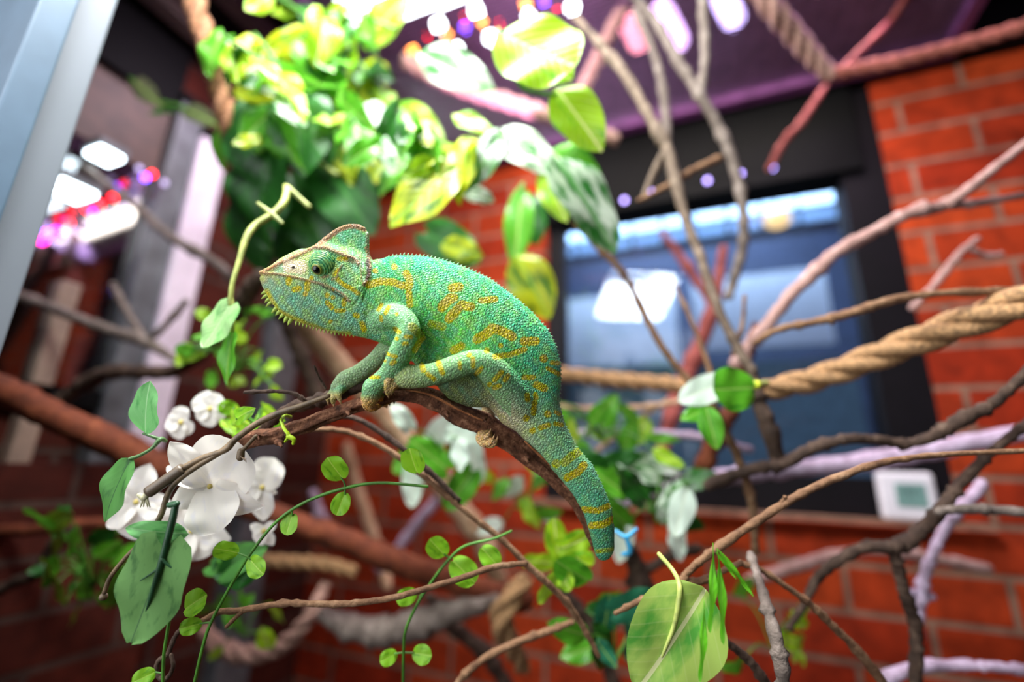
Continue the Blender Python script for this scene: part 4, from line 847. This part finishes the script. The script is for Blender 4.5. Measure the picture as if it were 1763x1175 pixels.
# thin olive plant at the upper left dark corner
vine('faint olive sprig against the dark ceiling at the upper left', [[(225,135,.75,3),(260,170,.75,4),(310,185,.75,4),(370,210,.75,3)]], [(225,135,275,180,.75,'lance',leafmat('olive_leaf', (74, 84, 56), (104, 112, 80), .5), 0, .2, 1.0),(300,190,250,195,.75,'lance',L_DK,0,.2,1.0),(312,185,372,212,.75,'lance',bpy.data.materials['olive_leaf'],0,0,1.0)], L_DK)

# foliage right of the tail and behind the lower body
def bush(label, c, n, spread, d, ms, size, seed, shp=('ovate', 'heart'), stem=WIREG, name='leafy_plant', group='blurred leafy plants behind the branch', dirs=None):
    rg = random.Random(seed); t = thing(name, label, 'plant', P(c[0], c[1], d), group); st = []; lv = []
    for k in range(n):
        bx = c[0]+rg.uniform(-1, 1)*spread[0]; by = c[1]+rg.uniform(-1, 1)*spread[1]; dd = d+rg.uniform(-.05, .05); a = rg.uniform(0, 2*PI) if dirs is None else rg.choice(dirs)+rg.uniform(-.4, .4); l = rg.uniform(*size)
        st.append([(c[0], c[1]+spread[1]*.6, d, 1.6), ((c[0]+bx)/2, (c[1]+by)/2, (d+dd)/2, 1.6), (bx, by, dd, 1.3)])
        lv.append((bx, by, bx+l*math.cos(a), by+l*math.sin(a), dd, rg.choice(shp), rg.choice(ms), rg.randrange(3), rg.uniform(-.8, .8), rg.uniform(.75, 1)))
    mobj('stem', stems(st, 6), stem, t)
    for q in lv: leaf(t, P(q[0], q[1], q[4]), P(q[2], q[3], q[4]-.01), q[5], q[6], q[7], q[8], q[9])
bush('blurred pale white-green plant under the belly of the chameleon', (770,760), 12, (80,60), .52, [L_PL, L_PL, L_MD, L_PL], (50,95), 1)
bush('blurred green plant right behind the tail base', (1040,720), 16, (90,60), .55, [L_MD, L_PL, L_LM, L_MD], (35,70), 2, ('lance', 'ovate'))
bush('blurred pale and dark leaves between the tail and the brown twig', (1130,850), 15, (90,60), .50, [L_PL, L_WG, L_DK, L_PL, L_MD], (50,100), 3)
bush('round yellow-green leaves just below the tail tip', (985,975), 9, (40,60), .42, [L_LM, L_MD, leafmat('leaf_olive_green', (104, 140, 24), (150, 184, 44), .5)], (40,66), 4, ('round', 'heart'))
bush('dark blue-green leaves at the bottom centre', (1060,1100), 12, (60,70), .45, [L_DK, leafmat('leaf_teal', (10, 74, 60), (28, 112, 84), .5), L_MD], (50,90), 5)
bush('small green leaves among the bricks at the lower right', (1330,1080), 9, (70,60), .55, [L_MD, L_LM], (22,40), 6)
bush('tiny lime leaves by the lilac post at the left', (400,600), 22, (90,70), .55, [L_LM, L_MD], (22,36), 7, ('round', 'heart'))
bush('dark tangled leaves in the lower left corner', (160,960), 22, (90,90), .55, [L_DK, L_MD, leafmat('leaf_olive_dark', (60, 84, 20), (110, 130, 30), .5)], (36,60), 8)
bush('small lime leaves below the white blossoms and big silk leaf', (420,1060), 10, (60,60), .6, [L_MD, L_LM], (22,44), 9)
bush('lime leaves around the end of the perch behind the stems', (440,720), 10, (60,22), .35, [L_LM, L_SM], (22,38), 10, ('round', 'heart'))
bush('shaded green leaves left of the round leaf bunch above the bottom edge', (900,850), 10, (60,50), .6, [L_MD, L_LM, L_PL], (30,60), 12)
bush('dark green leaves right behind the lower blossoms', (385,960), 4, (24,30), .40, [L_DK, L_SILK3], (60,95), 14)
rl = thing('rope_sprig', 'round green leaf and two darker leaves at the knot where rope and twigs meet', 'plant', P(1300, 670, .44))
mobj('stem', stems([[(1320,660,.45,5),(1295,665,.44,5),(1240,690,.44,3),(1200,680,.45,3)]]), PALEG, rl)
for q in ((1296,668,1226,672,.43,'round',L_MD,2,0,1.0),(1215,700,1235,775,.43,'ovate',L_MD,0,.4,.8),(1240,660,1170,690,.45,'heart',L_PL,0,.2,.9),(1222,705,1172,722,.44,'ovate',L_MD,0,.4,.7)): leaf(rl, P(q[0], q[1], q[4]), P(q[2], q[3], q[4]-.01), q[5], q[6], q[7], q[8], q[9])
mobj('node', ball(P(1302, 663, .435), 8*.435/FPX), plain('yellow_node', (206, 214, 60), .5), rl)
tag(mobj('blue_tie', join([tube(*path([(1060,915,.40,3),(1078,925,.395,4),(1096,912,.40,3)]), 8), tube(*path([(1078,925,.395,4),(1085,950,.395,5),(1072,955,.40,3)]), 8)]), plain('sky_blue_plastic', (60, 160, 210), .4)), 'sky blue tie knotted on a twig beside the tail tip', 'tie')

# ------------------------------------------------------------------ ropes
def rope(label, pts, m=None, tr=.16, group='hanging natural ropes'):
    return tag(mobj('rope', rope_geo(pts, tr), m or ROPE), label, 'rope', group)
rope('thick twisted rope sloping across the right side in front of the window', [(1300,676,.50,17),(1350,666,.49,20),(1420,648,.48,22),(1540,602,.45,25),(1650,560,.42,27),(1763,520,.39,30),(1850,480,.37,30)], tr=.13)
rope('pale rope running level right of the chameleon back', [(940,642,.72,12),(1000,648,.71,13),(1070,656,.70,14),(1170,664,.68,14),(1240,672,.62,14),(1310,676,.52,15)], tr=.16)
rope('rope hanging from the ceiling in the upper left', [(325,-30,.58,20),(342,30,.58,19),(362,95,.58,18),(388,190,.58,18),(403,255,.59,16),(410,312,.60,13)], plain('brown_rope', (150, 104, 76), .9, noise=.3, scale=250, bump=.5))
rope('pinkish rope passing behind the lime leaf at the top', [(700,105,.85,14),(780,145,.84,14),(880,178,.83,14),(1000,216,.82,13),(1060,240,.82,11)], ROPEP)
rope('rope falling from the top edge to the knot above the window', [(1300,-30,.72,18),(1330,15,.73,18),(1360,50,.75,17),(1400,98,.77,15),(1428,130,.78,13)], ROPEP)
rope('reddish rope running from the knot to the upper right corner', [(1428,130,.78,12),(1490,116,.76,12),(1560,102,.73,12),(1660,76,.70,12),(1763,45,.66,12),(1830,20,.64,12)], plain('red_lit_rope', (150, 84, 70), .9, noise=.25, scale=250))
rope('rope crossing the thin twigs right of the lime leaf', [(1095,-20,.85,13),(1060,40,.85,13),(1032,95,.85,12),(1000,160,.85,12)], ROPEP)
rope('curved pale rope at the bottom left', [(350,1085,.66,12),(370,1110,.66,15),(420,1128,.66,16),(480,1115,.66,15),(520,1080,.66,14),(545,1040,.67,12),(560,1010,.70,10)], ROPEP)
rope('short pale rope behind the paired round leaves', [(455,965,.70,11),(500,968,.70,12),(560,972,.70,12),(610,985,.70,11)])
rope('knotted rope at the crossing of poles lower centre', [(905,1000,.58,14),(880,1030,.57,20),(862,1070,.57,22),(880,1110,.58,18),(900,1150,.60,14)], tr=.12)

# ------------------------------------------------------------------ twigs and branches
G1 = 'bare twigs and branches'
def tw(name, label, m, *paths, **kw): return twig(name, label, 'branch', list(paths), m, G1, **kw)
tw('bare_branch', 'pinkish branch rising to the right edge with a fork across the window frame', B_PINK, [(1270,625,.56,11),(1290,595,.56,11),(1325,555,.55,11),(1370,500,.54,11),(1440,436,.53,11),(1500,402,.52,10),(1560,370,.51,10),(1620,355,.51,11),(1655,335,.50,9),(1700,300,.50,8),(1770,245,.50,7)], [(1620,355,.51,9),(1680,350,.51,7),(1770,335,.51,6)])
tw('bare_branch', 'brown twig over the thick rope reaching the right edge', B_BROWN, [(1300,590,.46,5),(1340,568,.45,6),(1400,555,.44,7),(1440,546,.43,8),(1500,528,.42,8),(1560,512,.42,7.5),(1640,504,.41,7),(1780,500,.40,7)])
tw('bare_branch', 'grey knotted branch bending up to the right edge below the rope', B_DARK, [(1220,835,.46,10),(1290,810,.45,10),(1350,798,.44,10),(1400,772,.43,10),(1450,758,.42,10),(1500,757,.42,9),(1560,764,.42,9),(1610,750,.41,10),(1650,726,.40,12),(1700,702,.40,10),(1740,670,.39,9),(1790,620,.38,9)])
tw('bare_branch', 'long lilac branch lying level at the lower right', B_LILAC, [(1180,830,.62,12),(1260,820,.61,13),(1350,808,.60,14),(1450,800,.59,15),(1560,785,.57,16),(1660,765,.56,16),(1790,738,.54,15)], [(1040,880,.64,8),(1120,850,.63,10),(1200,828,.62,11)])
tw('bare_branch', 'slender brown branch in focus curving from the tail to the right edge', B_BROWN, [(1060,1056,.33,4),(1100,1036,.33,5),(1140,1018,.33,6),(1172,1003,.33,7),(1185,985,.33,6),(1220,955,.33,6.5),(1270,920,.33,7),(1350,868,.33,7),(1420,832,.33,6.5),(1500,802,.33,6),(1560,790,.33,5.5),(1640,782,.33,5),(1790,776,.33,5)],
   [(1172,1003,.33,6),(1210,1000,.33,6),(1240,985,.33,5),(1275,970,.33,5)], [(1345,865,.33,3),(1352,856,.33,2.5)])
tw('bare_branch', 'thin brown stem running down to the lower right from the big variegated leaf', B_BROWN, [(1275,970,.35,5),(1310,982,.35,5),(1360,1015,.35,5),(1400,1045,.35,6),(1440,1085,.35,7),(1480,1125,.35,8),(1530,1190,.35,8)])
tw('bare_branch', 'dark forked branch standing in front of the sill thermometer', B_DARK, [(1790,715,.40,8),(1740,752,.40,8),(1700,785,.40,8),(1660,826,.41,9),(1625,870,.41,10),(1590,910,.42,12),(1560,935,.42,13),(1532,942,.42,11),(1490,942,.43,9),(1440,968,.43,8),(1405,1000,.44,8),(1385,1040,.44,6),(1360,1080,.44,5)],
   [(1538,945,.42,10),(1548,985,.42,9),(1560,1030,.42,10),(1575,1075,.42,11),(1578,1120,.42,10),(1575,1190,.42,9)])
tw('bare_branch', 'short grey side branch level with the thermometer base', B_GREY, [(1615,880,.40,7),(1660,878,.40,8),(1710,878,.40,9),(1790,886,.39,8)])
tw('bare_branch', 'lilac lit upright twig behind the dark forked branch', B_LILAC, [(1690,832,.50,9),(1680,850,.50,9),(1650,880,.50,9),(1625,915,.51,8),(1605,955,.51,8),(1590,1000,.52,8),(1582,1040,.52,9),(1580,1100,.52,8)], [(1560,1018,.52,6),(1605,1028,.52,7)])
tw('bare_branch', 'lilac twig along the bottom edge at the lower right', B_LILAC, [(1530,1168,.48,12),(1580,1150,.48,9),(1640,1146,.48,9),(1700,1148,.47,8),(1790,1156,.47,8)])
tw('bare_branch', 'blurred pink branch against the bricks below the window', B_PINK, [(1290,1000,.70,10),(1360,980,.69,11),(1420,962,.68,11),(1500,948,.67,9),(1580,958,.66,9),(1700,980,.65,9)])
tw('bare_branch', 'thin brown twig arching in front of the left part of the window', B_BROWN, [(990,385,.55,4),(1028,425,.53,5),(1065,461,.51,6),(1090,500,.50,6),(1111,545,.49,6),(1144,604,.48,6),(1190,660,.47,6),(1227,701,.46,7),(1250,743,.46,7),(1275,800,.46,7),(1295,870,.46,7),(1300,950,.46,6)])
tw('bare_branch', 'tall grey twig from the top edge crossing the right side of the window', B_GREY, [(1080,-20,.62,6),(1130,40,.62,7),(1170,110,.61,8),(1205,165,.60,9),(1235,215,.60,9),(1262,280,.60,9),(1278,350,.60,8),(1280,410,.60,8),(1270,460,.60,8),(1255,510,.60,7)])
tw('bare_branch', 'pale straight twig hanging from the top edge to the tall grey twig', B_GREY, [(1208,-20,.60,8),(1212,40,.60,8),(1214,100,.60,8),(1206,165,.60,8)])
tw('bare_branch', 'tall brown twig from the top edge down to the rope knot', B_TWIG, [(990,30,.62,6),(1040,85,.60,8),(1080,135,.58,9),(1120,205,.56,10),(1148,255,.55,10),(1165,320,.54,10),(1185,390,.53,8),(1205,440,.52,8),(1222,490,.51,9),(1240,540,.50,8),(1270,600,.49,8),(1295,640,.48,8)], [(1145,260,.55,7),(1125,300,.56,6),(1110,335,.56,4)])
tw('bare_branch', 'thin grey twig beside the tall brown twig at the top', B_GREY, [(1095,20,.68,6),(1118,70,.67,7),(1136,130,.66,7),(1146,190,.66,8),(1148,240,.65,7)])
tw('bare_branch', 'small brown twig crossing level over the black window head', B_BROWN, [(1100,345,.56,4),(1140,325,.555,5),(1190,295,.56,6),(1240,272,.56,6)])
tw('bare_branch', 'thin upright twig over the lower window pane', B_BROWN, [(1162,492,.52,3),(1185,540,.51,4),(1205,590,.50,4),(1222,640,.49,5),(1225,690,.48,5)], [(1282,510,.50,3),(1278,560,.50,3.5),(1262,610,.50,4)])
tw('bare_branch', 'stubby dark branch below the rope knot', B_DARK, [(1296,650,.48,11),(1306,690,.47,13),(1325,740,.46,14),(1342,798,.46,12)])
tw('bare_branch', 'broken orange brown stick leaning under the rope knot', B_RUST, [(1300,560,.58,6),(1285,620,.57,10),(1262,700,.56,13),(1230,760,.56,15),(1200,830,.57,14)])
tw('bare_branch', 'reddish branch leaning behind the twigs at the window centre', B_RED, [(1245,430,.85,7),(1230,520,.82,12),(1195,620,.80,14),(1160,700,.76,14),(1140,780,.69,12),(1125,850,.63,10)], [(1140,400,.88,5),(1190,470,.86,8),(1230,530,.83,8)])
tw('bare_branch', 'short pink forked twig against the brick pier', B_PINK, [(1570,530,.60,5),(1610,490,.60,6),(1650,440,.60,6),(1682,412,.60,5)], [(1672,430,.60,5),(1700,440,.60,5),(1722,438,.60,4)])
tw('bare_branch', 'thin dark red twig in the black gap beneath the knot', B_RED, [(1420,150,.85,5),(1380,210,.85,6),(1350,245,.86,6),(1325,290,.87,5)])
tw('bare_branch', 'red twig above the knot at the top right', B_RED, [(1570,-20,.80,6),(1530,40,.80,6),(1480,90,.80,6),(1435,135,.80,5)])
tw('bare_branch', 'grey stick rising from the bottom edge right of the variegated leaf', B_GREY, [(1292,955,.36,6),(1310,1010,.33,8),(1330,1080,.31,11),(1345,1140,.30,12),(1350,1200,.30,12)])
tw('bare_branch', 'twisted grey twig beneath the big variegated leaf', B_DARK, [(1250,1105,.33,6),(1275,1125,.33,7),(1300,1150,.33,8),(1330,1195,.33,8)])
tw('bare_branch', 'rust brown fuzzy pole crossing from the left edge to the lower centre', B_RUST, [(-40,650,.52,22),(40,690,.53,24),(120,728,.54,24),(200,766,.55,25),(280,808,.56,25),(370,852,.57,22),(463,884,.58,20),(568,920,.59,20),(695,972,.60,21),(790,1005,.61,21),(900,1035,.62,20)], rough=.03, knots=False, seg=16)
tw('bare_branch', 'dark branch bending from the left edge up towards the snout', B_DARK, [(105,692,.66,10),(140,665,.66,12),(185,643,.65,12),(240,640,.64,12),(295,640,.63,11),(330,620,.62,12),(365,585,.60,14),(405,540,.58,15),(430,500,.56,15),(448,478,.55,13)])
tw('bare_branch', 'brown grey twig with a knot in front of the lilac post', B_GREY, [(30,508,.70,8),(70,522,.70,9),(119,542,.69,9),(177,566,.68,10),(220,578,.67,10),(252,590,.66,10),(290,612,.66,7),(320,630,.66,5)], [(195,490,.72,5),(215,530,.70,6),(250,588,.67,6)], [(252,590,.66,6),(285,560,.66,5),(320,520,.66,5)])
tw('bare_branch', 'thin grey twig slanting across the lilac post towards the head', B_GREY, [(120,270,.80,7),(175,312,.78,7),(230,352,.76,7),(291,406,.74,8),(364,448,.70,9),(400,480,.68,9)])
tw('bare_branch', 'dark slanted stick under the chin of the chameleon', B_DARK, [(480,520,.66,12),(500,570,.66,13),(523,620,.66,13),(548,680,.66,12)])
tw('bare_branch', 'wide tan branch slanting down right behind the branch and hands', B_TAN, [(500,535,.74,18),(560,600,.73,20),(620,665,.72,20),(680,735,.72,18),(735,800,.72,20),(780,860,.72,20),(830,935,.73,18),(860,1000,.74,16)], rough=.04)
tw('bare_branch', 'lower thin brown stem arching down right under the perch', B_BROWN, [(530,740,.345,4),(560,740,.345,4.5),(600,745,.345,5),(650,765,.345,5),(695,794,.345,5.5),(758,844,.345,5.5),(800,880,.345,5),(860,926,.35,5.5),(914,979,.35,5.5),(968,1030,.355,6),(1000,1075,.36,5),(1030,1130,.36,4)], rough=.05)
tw('bare_branch', 'upper thin brown stem running parallel under the perch', B_DARK, [(575,716,.34,4),(615,722,.34,4.5),(655,745,.34,5),(700,778,.34,5),(750,822,.343,5),(790,862,.345,4.5)], rough=.05)
tw('bare_branch', 'long sharp thin twig running level above the bottom edge', B_BROWN, [(330,1082,.30,4),(347,1071,.30,4.5),(378,1054,.30,5),(408,1052,.30,5),(484,1040,.30,5),(540,1040,.30,5),(602,1040,.30,5),(674,1030,.303,5),(737,1013,.306,5),(800,994,.31,5),(850,977,.315,5),(905,970,.32,4.5)], [(420,1050,.30,4),(405,1065,.298,3.5),(390,1080,.296,3)], rough=.06)
tw('bare_branch', 'curly tendril twig under the big silk leaf', B_DARK, [(347,1071,.302,4),(315,1082,.30,4),(300,1100,.30,4),(289,1126,.298,4),(272,1140,.297,4),(270,1160,.296,4),(285,1170,.296,4),(298,1150,.296,3.5),(295,1128,.297,3)], rough=.05)
tw('bare_branch', 'grey brown twig leaving the bottom edge left of the dark leaves', B_BROWN, [(780,1190,.37,6),(800,1163,.37,6),(842,1129,.37,6),(905,1101,.375,6.5),(950,1085,.38,6),(985,1072,.385,5)], rough=.06)
tw('bare_branch', 'driftwood limb lying below the rust pole', B_GREY, [(560,1060,.62,12),(610,1082,.61,20),(670,1086,.60,24),(730,1072,.60,24),(790,1050,.60,20),(850,1030,.61,16)], rough=.06)
tw('bare_branch', 'dark rusty rail behind the dark leaves at the left edge', B_RUST, [(-30,915,.62,10),(60,912,.62,10),(130,905,.62,10),(230,900,.64,9)], rough=.03, knots=False)
tw('bare_branch', 'black twig curving in the lower left corner', B_DARK, [(-30,1030,.56,9),(30,1002,.56,10),(70,985,.56,11),(85,955,.56,11),(100,930,.56,10),(130,915,.56,8)])
tw('bare_branch', 'dark trunk rising from the bottom edge below the tail', B_DARK, [(1150,1190,.56,18),(1130,1110,.55,20),(1110,1030,.54,20),(1090,960,.54,15),(1078,925,.54,9)], [(1100,990,.54,8),(1150,960,.54,9),(1200,945,.54,8)], [(1060,1190,.6,12),(1020,1080,.6,12),(960,1010,.6,10)])
tw('bare_branch', 'brown stick crossing below the driftwood limb', B_DARK, [(740,1030,.64,10),(780,1080,.65,12),(830,1120,.66,13),(880,1190,.67,13)])
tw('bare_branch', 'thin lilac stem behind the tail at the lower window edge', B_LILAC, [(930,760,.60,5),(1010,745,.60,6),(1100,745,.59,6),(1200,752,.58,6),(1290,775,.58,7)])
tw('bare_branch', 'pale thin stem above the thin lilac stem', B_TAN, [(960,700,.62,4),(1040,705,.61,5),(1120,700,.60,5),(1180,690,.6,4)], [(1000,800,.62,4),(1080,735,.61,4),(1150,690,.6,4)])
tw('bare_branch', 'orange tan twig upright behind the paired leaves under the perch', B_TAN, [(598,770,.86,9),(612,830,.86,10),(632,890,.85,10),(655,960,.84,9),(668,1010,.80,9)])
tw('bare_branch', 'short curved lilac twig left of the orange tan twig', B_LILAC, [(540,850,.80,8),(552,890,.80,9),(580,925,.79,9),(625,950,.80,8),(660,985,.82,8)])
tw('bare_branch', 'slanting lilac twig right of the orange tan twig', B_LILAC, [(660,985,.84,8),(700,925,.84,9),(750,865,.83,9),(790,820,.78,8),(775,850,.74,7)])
